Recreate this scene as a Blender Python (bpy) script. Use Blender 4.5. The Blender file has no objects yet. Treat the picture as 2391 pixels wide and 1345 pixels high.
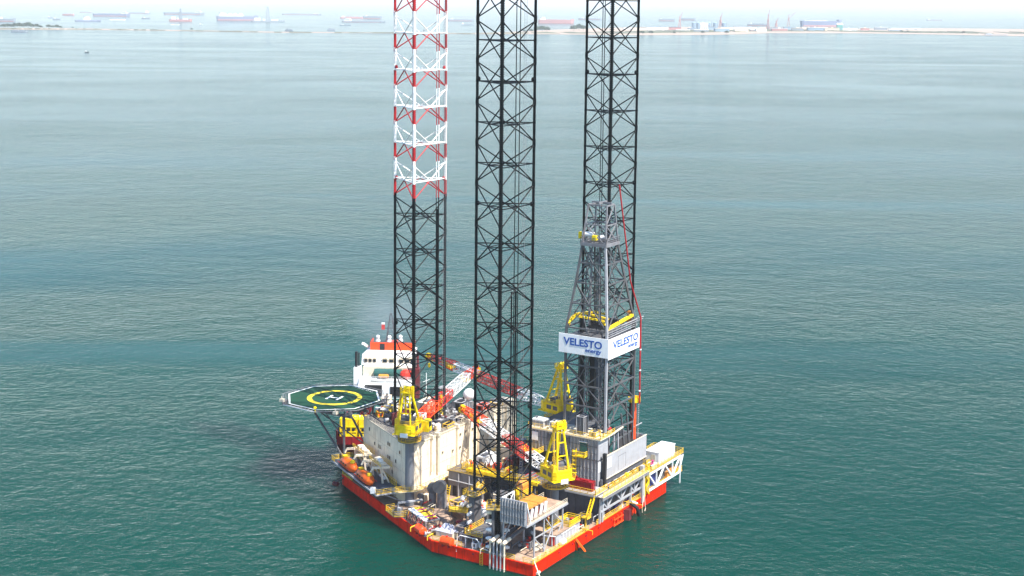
import bpy, math, random
from math import sin, cos, pi, radians, sqrt, atan2
from mathutils import Vector, Matrix
random.seed(7)
HAZE = 4.8e-5
sc = bpy.context.scene
col = sc.collection
# ---------------------------------------------------------------- camera
# world axes follow the drilling rig: +X along its stern towards starboard, +Y towards its bow, water at z = 0
cam_d = bpy.data.cameras.new('camera'); cam = bpy.data.objects.new('camera', cam_d); col.objects.link(cam)
rt = Vector((0.526701, -0.84999, 0.010111)); up = Vector((0.099711, 0.07359, 0.992291)); fw = Vector((0.844182, 0.521633, -0.123513))
cam.matrix_world = Matrix(((rt.x, up.x, -fw.x, -282.732), (rt.y, up.y, -fw.y, -162.002), (rt.z, up.z, -fw.z, 119.5), (0, 0, 0, 1)))
cam_d.lens = 51.232; cam_d.sensor_width = 36; cam_d.shift_y = -0.10266
cam_d.clip_start = 1; cam_d.clip_end = 200000
sc.camera = cam
# ---------------------------------------------------------------- light
SUN_EL = radians(58); SUN_DIR = Vector((-0.16, -1.0, 0)).normalized()
world = bpy.data.worlds.new("World"); sc.world = world; world.use_nodes = True
nt = world.node_tree; bg = nt.nodes['Background']
sky = nt.nodes.new('ShaderNodeTexSky'); sky.sky_type = 'NISHITA'; sky.sun_disc = False
sky.sun_elevation = SUN_EL; sky.sun_rotation = atan2(SUN_DIR.x, SUN_DIR.y); sky.air_density = 1.0; sky.dust_density = 0.2; sky.ozone_density = 5.0
nt.links.new(sky.outputs[0], bg.inputs[0]); bg.inputs[1].default_value = 0.12
sun_d = bpy.data.lights.new('sun', 'SUN'); sun = bpy.data.objects.new('sun', sun_d); col.objects.link(sun)
sun_d.energy = 5.0; sun_d.angle = radians(0.6); sun_d.color = (1, 0.95, 0.87)
sd = Vector((SUN_DIR.x * cos(SUN_EL), SUN_DIR.y * cos(SUN_EL), sin(SUN_EL)))
sun.rotation_euler = sd.to_track_quat('Z', 'Y').to_euler()
sc.view_settings.view_transform = 'Standard'; sc.view_settings.look = 'None'
sc.view_settings.exposure = 1.08; sc.view_settings.gamma = 1
sc.cycles.max_bounces = 6; sc.cycles.volume_bounces = 0
# ---------------------------------------------------------------- materials
def mat(name, c, rough=0.55, var=0.18, stain=None, stain_amt=0.0, scale=0.5, metal=0.0, bump=0.0, streak=True, spec=0.3):
    m = bpy.data.materials.new(name); m.use_nodes = True; n = m.node_tree; b = n.nodes['Principled BSDF']
    b.inputs['Roughness'].default_value = rough; b.inputs['Specular IOR Level'].default_value = spec; b.inputs['Metallic'].default_value = metal
    tc = n.nodes.new('ShaderNodeTexCoord'); L = n.links.new
    no = n.nodes.new('ShaderNodeTexNoise'); no.inputs['Scale'].default_value = scale; no.inputs['Detail'].default_value = 6; no.inputs['Roughness'].default_value = 0.65
    L(tc.outputs['Object'], no.inputs['Vector'])
    mr = n.nodes.new('ShaderNodeMapRange'); mr.inputs[1].default_value = 0.3; mr.inputs[2].default_value = 0.7
    mr.inputs[3].default_value = 1 - var; mr.inputs[4].default_value = 1 + var * 0.6
    L(no.outputs[0], mr.inputs[0])
    mul = n.nodes.new('ShaderNodeVectorMath'); mul.operation = 'SCALE'; mul.inputs[0].default_value = c
    L(mr.outputs[0], mul.inputs['Scale'])
    out = mul.outputs[0]
    if stain:
        mp = n.nodes.new('ShaderNodeMapping'); mp.inputs['Scale'].default_value = (1.6, 1.6, 0.22) if streak else (1, 1, 1)
        n2 = n.nodes.new('ShaderNodeTexNoise'); n2.inputs['Scale'].default_value = 0.9; n2.inputs['Detail'].default_value = 8; n2.inputs['Roughness'].default_value = 0.7
        L(tc.outputs['Object'], mp.inputs[0]); L(mp.outputs[0], n2.inputs['Vector'])
        r2 = n.nodes.new('ShaderNodeMapRange'); r2.inputs[1].default_value = 0.52; r2.inputs[2].default_value = 0.68; r2.inputs[4].default_value = stain_amt
        L(n2.outputs[0], r2.inputs[0])
        mx = n.nodes.new('ShaderNodeMix'); mx.data_type = 'RGBA'; mx.inputs[7].default_value = (*stain, 1)
        L(r2.outputs[0], mx.inputs[0]); L(out, mx.inputs[6]); out = mx.outputs[2]
    L(out, b.inputs['Base Color'])
    if bump:
        bp = n.nodes.new('ShaderNodeBump'); bp.inputs['Strength'].default_value = bump; bp.inputs['Distance'].default_value = 0.05
        L(no.outputs[0], bp.inputs['Height']); L(bp.outputs[0], b.inputs['Normal'])
    return m
RUST = (0.16, 0.06, 0.02); GRIME = (0.10, 0.085, 0.07)
M = dict(
    hull=mat('hull_red', (0.80, 0.020, 0.001), 0.5, 0.18, (0.26, 0.016, 0.004), 0.75, 0.7, bump=0.5, spec=0.08),
    deck=mat('deck_paint', (0.36, 0.25, 0.18), 0.8, 0.45, (0.09, 0.06, 0.045), 0.75, 0.35, streak=False),
    deckgrey=mat('deck_grey', (0.12, 0.11, 0.105), 0.8, 0.4, (0.08, 0.06, 0.05), 0.7, 0.5, streak=False),
    cream=mat('cream_paint', (0.84, 0.72, 0.54), 0.5, 0.14, (0.38, 0.24, 0.12), 0.6, 0.45, bump=0.3),
    creamd=mat('cream_trim', (0.62, 0.55, 0.42), 0.55, 0.2, RUST, 0.4, 0.6),
    white=mat('white_paint', (0.80, 0.80, 0.78), 0.45, 0.08, (0.5, 0.42, 0.33), 0.35, 0.5),
    yellow=mat('yellow_paint', (0.85, 0.58, 0.012), 0.45, 0.15, (0.45, 0.20, 0.02), 0.4, 0.6),
    byellow=mat('bright_yellow_paint', (0.90, 0.66, 0.006), 0.45, 0.2, (0.50, 0.20, 0.012), 0.6, 0.9, bump=.3, spec=.15),
    rail=mat('rail_yellow', (0.80, 0.50, 0.03), 0.5, 0.2, (0.4, 0.2, 0.03), 0.4, 0.8),
    black=mat('leg_black', (0.004, 0.006, 0.007), 0.5, 0.35, (0.02, 0.012, 0.008), 0.3, 0.4, spec=0.12),
    legred=mat('leg_red', (0.36, 0.010, 0.014), 0.45, 0.2, (0.2, 0.02, 0.02), 0.4, 0.4),
    legwhite=mat('leg_white', (0.82, 0.80, 0.76), 0.45, 0.1, (0.5, 0.38, 0.28), 0.35, 0.5),
    grey=mat('grey_steel', (0.20, 0.20, 0.21), 0.5, 0.2, RUST, 0.45, 0.6),
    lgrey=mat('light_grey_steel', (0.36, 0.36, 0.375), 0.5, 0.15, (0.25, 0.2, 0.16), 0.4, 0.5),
    dgrey=mat('dark_grey_steel', (0.10, 0.105, 0.115), 0.55, 0.3, RUST, 0.4, 0.6),
    blue=mat('dark_blue_grey', (0.07, 0.085, 0.115), 0.5, 0.25, (0.03, 0.03, 0.03), 0.4, 0.5),
    navy=mat('navy_paint', (0.015, 0.03, 0.16), 0.4, 0.2),
    ribgrey=mat('rib_grey', (0.30, 0.30, 0.305), 0.55, 0.2, RUST, 0.4, 0.7),
    pedgrey=mat('pedestal_grey', (0.17, 0.175, 0.19), 0.5, 0.12, (0.12, 0.09, 0.07), 0.4, 0.5),
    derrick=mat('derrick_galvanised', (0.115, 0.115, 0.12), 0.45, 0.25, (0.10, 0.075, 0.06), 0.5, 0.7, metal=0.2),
    dark=mat('dark_recess', (0.02, 0.02, 0.022), 0.6, 0.3),
    glass=mat('dark_glass', (0.02, 0.03, 0.04), 0.12, 0.1),
    orange=mat('lifeboat_orange', (0.80, 0.13, 0.01), 0.35, 0.1, (0.6, 0.12, 0.03), 0.35, 0.6),
    ored=mat('orange_red_paint', (0.88, 0.075, 0.012), 0.4, 0.12, (0.5, 0.05, 0.02), 0.4, 0.6),
    tan=mat('cooler_orange', (0.62, 0.24, 0.04), 0.6, 0.25, (0.28, 0.12, 0.04), 0.5, 0.7),
    red=mat('boom_red', (0.62, 0.035, 0.02), 0.45, 0.2, (0.3, 0.05, 0.03), 0.3, 0.6),
    dred=mat('dark_red_paint', (0.28, 0.01, 0.015), 0.4, 0.2, (0.1, 0.02, 0.02), 0.4, 0.6),
    maroon=mat('maroon_hull', (0.13, 0.022, 0.025), 0.5, 0.25, (0.05, 0.03, 0.03), 0.5, 0.3),
    green=mat('helideck_green', (0.004, 0.052, 0.024), 0.8, 0.35, (0.035, 0.042, 0.018), 0.85, 0.22, streak=False),
    dgreen=mat('deck_green', (0.02, 0.10, 0.09), 0.7, 0.3, (0.06, 0.05, 0.04), 0.6, 0.4, streak=False),
    ring=mat('ring_yellow', (0.85, 0.62, 0.02), 0.6, 0.15, (0.45, 0.34, 0.05), 0.5, 0.5, streak=False),
    signblue=mat('sign_blue', (0.02, 0.085, 0.34), 0.5, 0.05),
    signwhite=mat('sign_white', (0.86, 0.86, 0.85), 0.5, 0.05, (0.55, 0.5, 0.44), 0.4, 0.6),
    rope=mat('rope', (0.66, 0.58, 0.45), 0.9, 0.2),
    cable=mat('cable', (0.06, 0.06, 0.06), 0.6, 0.2),
    wood=mat('wood', (0.36, 0.24, 0.13), 0.8, 0.4),
    magenta=mat('magenta_hose', (0.45, 0.04, 0.16), 0.5, 0.2),
    sand=mat('sand', (0.36, 0.28, 0.22), 0.9, 0.2, (0.35, 0.30, 0.22), 0.6, 0.01, streak=False),
    scrub=mat('scrub', (0.14, 0.15, 0.09), 0.9, 0.4, scale=0.02),
    leaf=mat('leaf', (0.05, 0.09, 0.05), 0.9, 0.4, scale=0.1),
    bark=mat('bark', (0.12, 0.08, 0.05), 0.9, 0.3),
    shipblue=mat('ship_blue', (0.20, 0.23, 0.33), 0.6, 0.15, scale=0.02),
    shipgrey=mat('ship_grey', (0.26, 0.30, 0.34), 0.6, 0.15, scale=0.02),
    shipred=mat('ship_red', (0.48, 0.23, 0.22), 0.6, 0.15, scale=0.02),
    silo=mat('silo_blue', (0.24, 0.34, 0.42), 0.6, 0.15, scale=0.02),
    shedgreen=mat('shed_green', (0.10, 0.38, 0.32), 0.6, 0.15, scale=0.02),
)
# ---------------------------------------------------------------- mesh helper
ORG = {}
class MB:
    def __init__(s): s.v = []; s.f = []; s.m = []; s.k = 0
    def face(s, idx): s.f.append(idx); s.m.append(s.k)
    def box(s, x0, x1, y0, y1, z0, z1, rot=0, c=None):
        pts = [(x, y, z) for z in (z0, z1) for x, y in ((x0, y0), (x1, y0), (x1, y1), (x0, y1))]
        if rot:
            cx, cy = c if c else ((x0 + x1) / 2, (y0 + y1) / 2)
            pts = [(cx + (x - cx) * cos(rot) - (y - cy) * sin(rot), cy + (x - cx) * sin(rot) + (y - cy) * cos(rot), z) for x, y, z in pts]
        b = len(s.v); s.v += pts
        for q in ((3, 2, 1, 0), (4, 5, 6, 7), (0, 1, 5, 4), (1, 2, 6, 5), (2, 3, 7, 6), (3, 0, 4, 7)): s.face([b + i for i in q])
        return s
    def prism(s, poly, z0, z1, top=None):
        n = len(poly); b = len(s.v); tp = top or poly
        s.v += [(x, y, z0) for x, y in poly] + [(x, y, z1) for x, y in tp]
        s.face([b + i for i in range(n)][::-1]); s.face([b + n + i for i in range(n)])
        for i in range(n): j = (i + 1) % n; s.face([b + i, b + j, b + n + j, b + n + i])
        return s
    def sheet(s, pts):
        b = len(s.v); s.v += list(pts); s.face(list(range(b, b + len(pts)))); return s
    def bar(s, p, q, w, h=None, upv=(0, 0, 1)):
        h = h or w; p = Vector(p); q = Vector(q); d = (q - p)
        if d.length < 1e-6: return s
        d.normalize(); u0 = Vector(upv)
        if abs(d.dot(u0)) > 0.98: u0 = Vector((1, 0, 0))
        a = d.cross(u0).normalized() * w / 2; c = a.cross(d).normalized() * h / 2
        b = len(s.v)
        for o in (p, q):
            for sa, sc_ in ((-1, -1), (1, -1), (1, 1), (-1, 1)): s.v.append(tuple(o + a * sa + c * sc_))
        for f in ((0, 1, 2, 3), (7, 6, 5, 4), (1, 0, 4, 5), (2, 1, 5, 6), (3, 2, 6, 7), (0, 3, 7, 4)): s.face([b + i for i in f])
        return s
    def tube(s, p, q, r, n=8, r2=None):
        r2 = r if r2 is None else r2; p = Vector(p); q = Vector(q); d = q - p
        if d.length < 1e-6: return s
        d.normalize(); u0 = Vector((0, 0, 1)) if abs(d.z) < 0.95 else Vector((1, 0, 0))
        a = d.cross(u0).normalized(); c = a.cross(d).normalized(); b = len(s.v)
        for o, rr in ((p, r), (q, r2)):
            for i in range(n):
                t = 2 * pi * i / n; s.v.append(tuple(o + a * cos(t) * rr + c * sin(t) * rr))
        for i in range(n): j = (i + 1) % n; s.face([b + i, b + n + i, b + n + j, b + j])
        s.face([b + i for i in range(n)]); s.face([b + n + i for i in range(n)][::-1])
        return s
    def path(s, pts, r, n=6):
        for i in range(len(pts) - 1): s.tube(pts[i], pts[i + 1], r, n)
        return s
    def lathe(s, prof, c=(0, 0, 0), n=16, ax='z'):
        b = len(s.v)
        for r, h in prof:
            for i in range(n):
                t = 2 * pi * i / n; x, y = r * cos(t), r * sin(t)
                s.v.append((c[0] + x, c[1] + y, c[2] + h) if ax == 'z' else ((c[0] + h, c[1] + x, c[2] + y) if ax == 'x' else (c[0] + y, c[1] + h, c[2] + x)))
        for k in range(len(prof) - 1):
            for i in range(n):
                j = (i + 1) % n; s.face([b + k * n + i, b + k * n + j, b + (k + 1) * n + j, b + (k + 1) * n + i])
        s.face([b + i for i in range(n)][::-1]); s.face([b + (len(prof) - 1) * n + i for i in range(n)])
        return s
    def ball(s, c, r, n=14, sq=1.0):
        m = n // 2
        return s.lathe([(max(0.01, r * sin(pi * k / m)), -r * sq * cos(pi * k / m)) for k in range(m + 1)], c, n)
    def rail(s, pts, h=1.1, sp=1.8, w=0.055, z=None):
        for i in range(len(pts) - 1):
            p = Vector(pts[i]); q = Vector(pts[i + 1]); L = (q - p).length; k = max(1, round(L / sp))
            for j in range(k + 1):
                o = p.lerp(q, j / k); s.bar(o, o + Vector((0, 0, h)), w)
            for hh in (h, h * 0.66, h * 0.33): s.bar(p + Vector((0, 0, hh)), q + Vector((0, 0, hh)), w)
            s.bar(p + Vector((0, 0, 0.08)), q + Vector((0, 0, 0.08)), 0.03, 0.16)
        return s
    def ladder(s, p, q, side, w=0.5, r=0.03, step=0.5):
        p = Vector(p); q = Vector(q); sd_ = Vector(side).normalized() * w / 2
        s.bar(p + sd_, q + sd_, r * 2); s.bar(p - sd_, q - sd_, r * 2)
        n = int((q - p).length / step)
        for i in range(1, n): o = p.lerp(q, i / n); s.bar(o - sd_, o + sd_, r * 1.6)
        return s
    def corr(s, p, q, z0, z1, depth=0.12, pitch=0.6, out=None):
        """corrugated wall from p to q (2-D), with real folds"""
        p = Vector(p); q = Vector(q); d = (q - p); L = d.length; d.normalize(); nrm = Vector((d.y, -d.x)) if out is None else Vector(out)
        n = max(2, int(L / pitch)) * 4; b = len(s.v)
        for i in range(n + 1):
            o = p + d * (L * i / n); off = depth if (i % 4) in (1, 2) else 0
            o = o + nrm * off; s.v += [(o.x, o.y, z0), (o.x, o.y, z1)]
        for i in range(n): s.face([b + 2 * i, b + 2 * i + 2, b + 2 * i + 3, b + 2 * i + 1])
        return s
    def build(s, name, mats, parent=None, local=False, smooth=False):
        o_ = Vector((0, 0, 0)) if (local or parent is None) else ORG[parent.name]
        me = bpy.data.meshes.new(name)
        me.from_pydata([tuple(Vector(v) - o_) for v in s.v], [], s.f)
        for m_ in (mats if isinstance(mats, (list, tuple)) else [mats]): me.materials.append(M[m_] if isinstance(m_, str) else m_)
        me.polygons.foreach_set('material_index', s.m)
        if smooth: me.polygons.foreach_set('use_smooth', [True] * len(s.f))
        me.update(); o = bpy.data.objects.new(name, me); col.objects.link(o)
        if parent is not None: o.parent = parent; ORG[o.name] = ORG[parent.name].copy() if not local else Vector((0, 0, 0))
        else: ORG[o.name] = Vector((0, 0, 0))
        return o
def tag(o, label, cat, group=None, kind=None):
    if label: o['label'] = label
    if cat: o['category'] = cat
    if group: o['group'] = group
    if kind: o['kind'] = kind
    return o
def thing(name, label, cat, loc=(0, 0, 0), rz=0, group=None):
    o = bpy.data.objects.new(name, None); o.empty_display_size = 0.5; col.objects.link(o); o.location = loc; o.rotation_euler = (0, 0, rz)
    ORG[o.name] = Vector(loc) if not rz else Vector((0, 0, 0))
    return tag(o, label, cat, group)
def dup(root, loc, rz=0, label=None, scale=None):
    r = root.copy(); col.objects.link(r); r.location = loc; r.rotation_euler = (0, 0, rz)
    if scale: r.scale = scale
    if label: r['label'] = label
    def rec(src, dst):
        for ch in list(src.children):
            c = ch.copy(); col.objects.link(c); c.parent = dst; rec(ch, c)
    rec(root, r); return r
# ---------------------------------------------------------------- sea
def sea_material():
    m = bpy.data.materials.new('sea_water'); m.use_nodes = True; n = m.node_tree; L = n.links.new; n.nodes.remove(n.nodes['Principled BSDF'])
    g = n.nodes.new('ShaderNodeNewGeometry')
    def noise(scale, detail, sx, sy, deg, ro=0.6, dist=0.0):
        """noise stretched along a heading (degrees from +X); sx across it, sy along it"""
        c, s_ = cos(radians(deg)), sin(radians(deg)); cb = n.nodes.new('ShaderNodeCombineXYZ')
        for k, (vx, vy, sc_) in enumerate(((-s_, c, sx), (c, s_, sy))):
            d = n.nodes.new('ShaderNodeVectorMath'); d.operation = 'DOT_PRODUCT'; d.inputs[1].default_value = (vx * sc_, vy * sc_, 0); L(g.outputs['Position'], d.inputs[0]); L(d.outputs['Value'], cb.inputs[k])
        no = n.nodes.new('ShaderNodeTexNoise'); no.inputs['Scale'].default_value = scale; no.inputs['Detail'].default_value = detail; no.inputs['Roughness'].default_value = ro; no.inputs['Distortion'].default_value = dist
        L(cb.outputs[0], no.inputs['Vector']); return no.outputs[0]
    def rng(v, a, b, c, d):
        r = n.nodes.new('ShaderNodeMapRange'); r.inputs[1].default_value = a; r.inputs[2].default_value = b; r.inputs[3].default_value = c; r.inputs[4].default_value = d; L(v, r.inputs[0]); return r.outputs[0]
    def mth(op, a, b):
        q = n.nodes.new('ShaderNodeMath'); q.operation = op
        for k, x in enumerate((a, b)):
            if isinstance(x, (int, float)): q.inputs[k].default_value = x
            else: L(x, q.inputs[k])
        return q.outputs[0]
    T = -58   # crests lie roughly across the wind
    w1 = noise(0.36, 5, 1.0, 0.80, T + 6, 0.62); w2 = noise(0.085, 3, 1.0, 0.68, T - 16); w3 = noise(1.1, 3, 1.0, 0.7, T + 25); w4 = noise(0.028, 2, 1.0, 0.6, T + 30)
    h = mth('ADD', mth('ADD', mth('MULTIPLY', w1, WA), mth('MULTIPLY', w2, WB)), mth('ADD', mth('MULTIPLY', w3, .06), mth('MULTIPLY', w4, 0.5)))
    gust = noise(0.006, 4, 1.0, 0.5, T + 10, 0.6)              # gusts roughen the water in patches
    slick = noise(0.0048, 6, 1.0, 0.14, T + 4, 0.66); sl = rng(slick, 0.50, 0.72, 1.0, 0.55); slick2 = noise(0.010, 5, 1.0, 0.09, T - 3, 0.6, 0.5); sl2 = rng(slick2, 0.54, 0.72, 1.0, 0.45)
    st = mth('MULTIPLY', mth('MULTIPLY', rng(gust, 0.35, 0.65, 0.6, 1.25), sl), sl2)
    bp = n.nodes.new('ShaderNodeBump'); bp.inputs['Distance'].default_value = 1.0; L(h, bp.inputs['Height']); L(st, bp.inputs['Strength'])
    lw = n.nodes.new('ShaderNodeLayerWeight'); lw.inputs[0].default_value = 0.5; L(bp.outputs[0], lw.inputs['Normal'])
    fac = mth('ADD', mth('MULTIPLY', mth('POWER', lw.outputs['Facing'], FP), 0.96), 0.012)
    pt = noise(0.008, 4, 1, 0.5, T + 20); mx = n.nodes.new('ShaderNodeMix'); mx.data_type = 'RGBA'
    mx.inputs[6].default_value = WC1; mx.inputs[7].default_value = WC2; L(pt, mx.inputs[0])
    m3 = n.nodes.new('ShaderNodeMix'); m3.data_type = 'RGBA'; m3.inputs[7].default_value = (0.10, 0.20, 0.20, 1); L(rng(slick2, 0.60, 0.74, 0.0, 0.14), m3.inputs[0]); L(mx.outputs[2], m3.inputs[6])  # bright sky reflection on the slicks, painted as paler streaks in the water colour
    # turbid water: light spreads some metres below the surface before it comes back out
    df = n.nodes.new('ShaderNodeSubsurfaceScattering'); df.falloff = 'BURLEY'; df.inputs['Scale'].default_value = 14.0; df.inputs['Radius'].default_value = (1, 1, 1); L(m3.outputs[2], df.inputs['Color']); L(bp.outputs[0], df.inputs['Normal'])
    gl = n.nodes.new('ShaderNodeBsdfGlossy'); gl.inputs['Roughness'].default_value = 0.09; L(bp.outputs[0], gl.inputs['Normal'])
    ms = n.nodes.new('ShaderNodeMixShader'); L(fac, ms.inputs[0]); L(df.outputs[0], ms.inputs[1]); L(gl.outputs[0], ms.inputs[2]); L(ms.outputs[0], n.nodes['Material Output'].inputs['Surface'])
    return m
WA, WB, FP = 0.52, 0.55, 8.0
WC1, WC2 = (0.0001, 0.0275, 0.0195, 1), (0.0002, 0.042, 0.0295, 1)
s = MB(); R_ = 90000
import itertools
ringr = [0, 200, 600, 1500, 4000, 10000, 25000, R_]
s.v.append((0, 0, 0))
for r in ringr[1:]:
    for i in range(48): s.v.append((r * cos(2 * pi * i / 48), r * sin(2 * pi * i / 48), 0))
for i in range(48): s.face([0, 1 + i, 1 + (i + 1) % 48])
for k in range(len(ringr) - 2):
    for i in range(48):
        a = 1 + k * 48; s.face([a + i, a + 48 + i, a + 48 + (i + 1) % 48, a + (i + 1) % 48])
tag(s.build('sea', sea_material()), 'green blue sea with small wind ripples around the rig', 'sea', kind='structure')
# ---------------------------------------------------------------- rig hull
HP = [(-31.5, -12.9), (32, -12.9), (32, 12.8), (7.5, 57), (-7, 57), (-31.5, 12.8)]
hull = thing('rig_hull', 'orange red barge hull of the drilling rig floating on the sea', 'rig hull', (0, 22, 0))
s = MB(); s.prism(HP, -4.5, 2.75)
s.build('hull_shell', 'hull', hull)
s = MB(); s.prism([(x * 0.994, 22 + (y - 22) * 0.994) for x, y in HP], 2.76, 2.83); s.build('main_deck', 'deck', hull)
s = MB(); s.prism([(x * 1.0012, 22 + (y - 22) * 1.0012) for x, y in HP], -1, 0.22); s.build('waterline_band', mat('waterline_growth', (0.07, 0.02, 0.012), .6, .5, (0.02, 0.03, 0.02), .8, .8), hull)
s = MB()   # rubbing strake and plate seams, welded brackets
for i in range(len(HP)):
    a = Vector((*HP[i], 0)); b = Vector((*HP[(i + 1) % 6], 0)); d = (b - a).normalized(); nr = Vector((d.y, -d.x, 0))
    s.bar(a + nr * .05 + Vector((0, 0, 2.66)), b + nr * .05 + Vector((0, 0, 2.66)), 0.16, 0.2)
    L_ = (b - a).length; k = int(L_ / 5.5)
    for j in range(1, k): o = a.lerp(b, j / k) + nr * 0.02; s.bar(o + Vector((0, 0, -0.5)), o + Vector((0, 0, 2.6)), 0.05, 0.09)
s.build('rubbing_strake', 'hull', hull)
for i_ in (0, 5):
    a = Vector((*HP[i_], 0)); b = Vector((*HP[(i_ + 1) % 6], 0)); d = (b - a).normalized(); nr = Vector((d.y, -d.x, 0)); L_ = (b - a).length
    for j in range(2, int(L_ / 6)):
        o = a + d * (j * 6 - 1.2); s = MB(); s.bar(o + nr * .03 + Vector((0, 0, 2.0)), o + nr * .16 + Vector((0, 0, 2.0)), .5, .4); s.build('scupper', 'dred', hull)
def edge(i, t): return Vector((*HP[i], 0)).lerp(Vector((*HP[(i + 1) % 6], 0)), t)
# railings along the deck edge, one part per run
for (i, t0, t1) in ((0, 0.0, .38), (0, .44, .63), (0, .67, .985), (5, .0, .16), (5, .20, .30), (5, .66, .82), (5, .9, 1), (1, 0, 1), (2, 0, 1), (3, 0, 1), (4, 0.0, .12), (4, .86, .93)):
    a = edge(i, t0); b = edge(i, t1); d = (b - a).normalized(); nr = Vector((d.y, -d.x, 0)) * -0.12
    s = MB(); s.rail([a + nr + Vector((0, 0, 2.83)), b + nr + Vector((0, 0, 2.83))], w=0.07); s.build('railing', 'rail', hull)
def orail(pts): s = MB(); s.rail(pts, w=0.06); s.build('railing', 'rail', hull)
# boat guard frames on the stern plating
for x in (4.2, 6.0, 7.8, 13.5, 15.0):
    s = MB(); s.bar((x, -13.15, -1.2), (x, -13.15, 2.3), 0.22, 0.3); s.bar((x, -12.9, 2.2), (x, -13.3, 1.6), 0.2); s.build('guard_post', 'ored', hull)
s = MB(); s.bar((3.8, -13.35, 1.7), (8.4, -13.35, 1.7), 0.25); s.bar((3.8, -13.35, 0.4), (8.4, -13.35, 0.4), 0.25); s.build('guard_beam', 'ored', hull)
s = MB(); s.bar((-13.4, -13.0, 2.7), (-12.0, -14.8, -0.4), 1.5, .35); s.bar((-13.9, -13.0, 2.3), (-12.9, -13.1, -.4), .2, .3); s.build('fender_fin', 'orange', hull)
s = MB(); s.prism([(9.3, -12.95), (9.8, -14.2), (10.9, -14.2), (11.6, -12.95)], -0.9, 2.5); s.build('fender_fin', 'maroon', hull)
s = MB(); s.ladder((-31.68, -0.1, -1), (-31.68, -0.1, 2.9), (0, 1, 0), 0.7, 0.05, 0.35); s.build('ladder', 'rail', hull)
s = MB()   # worn draught figures near the far corner, simple painted strokes
for x, w in ((24.2, .5), (25.2, .4), (26.1, .5), (27.9, .35), (28.7, .5), (30, .4)):
    s.box(x, x + w, -12.93, -12.91, 1.0, 1.12); s.box(x, x + 0.12, -12.93, -12.91, 1.0, 1.75); s.box(x, x + w, -12.93, -12.91, 1.65, 1.77)
s.build('draught_marks', 'dred', hull)
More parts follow.
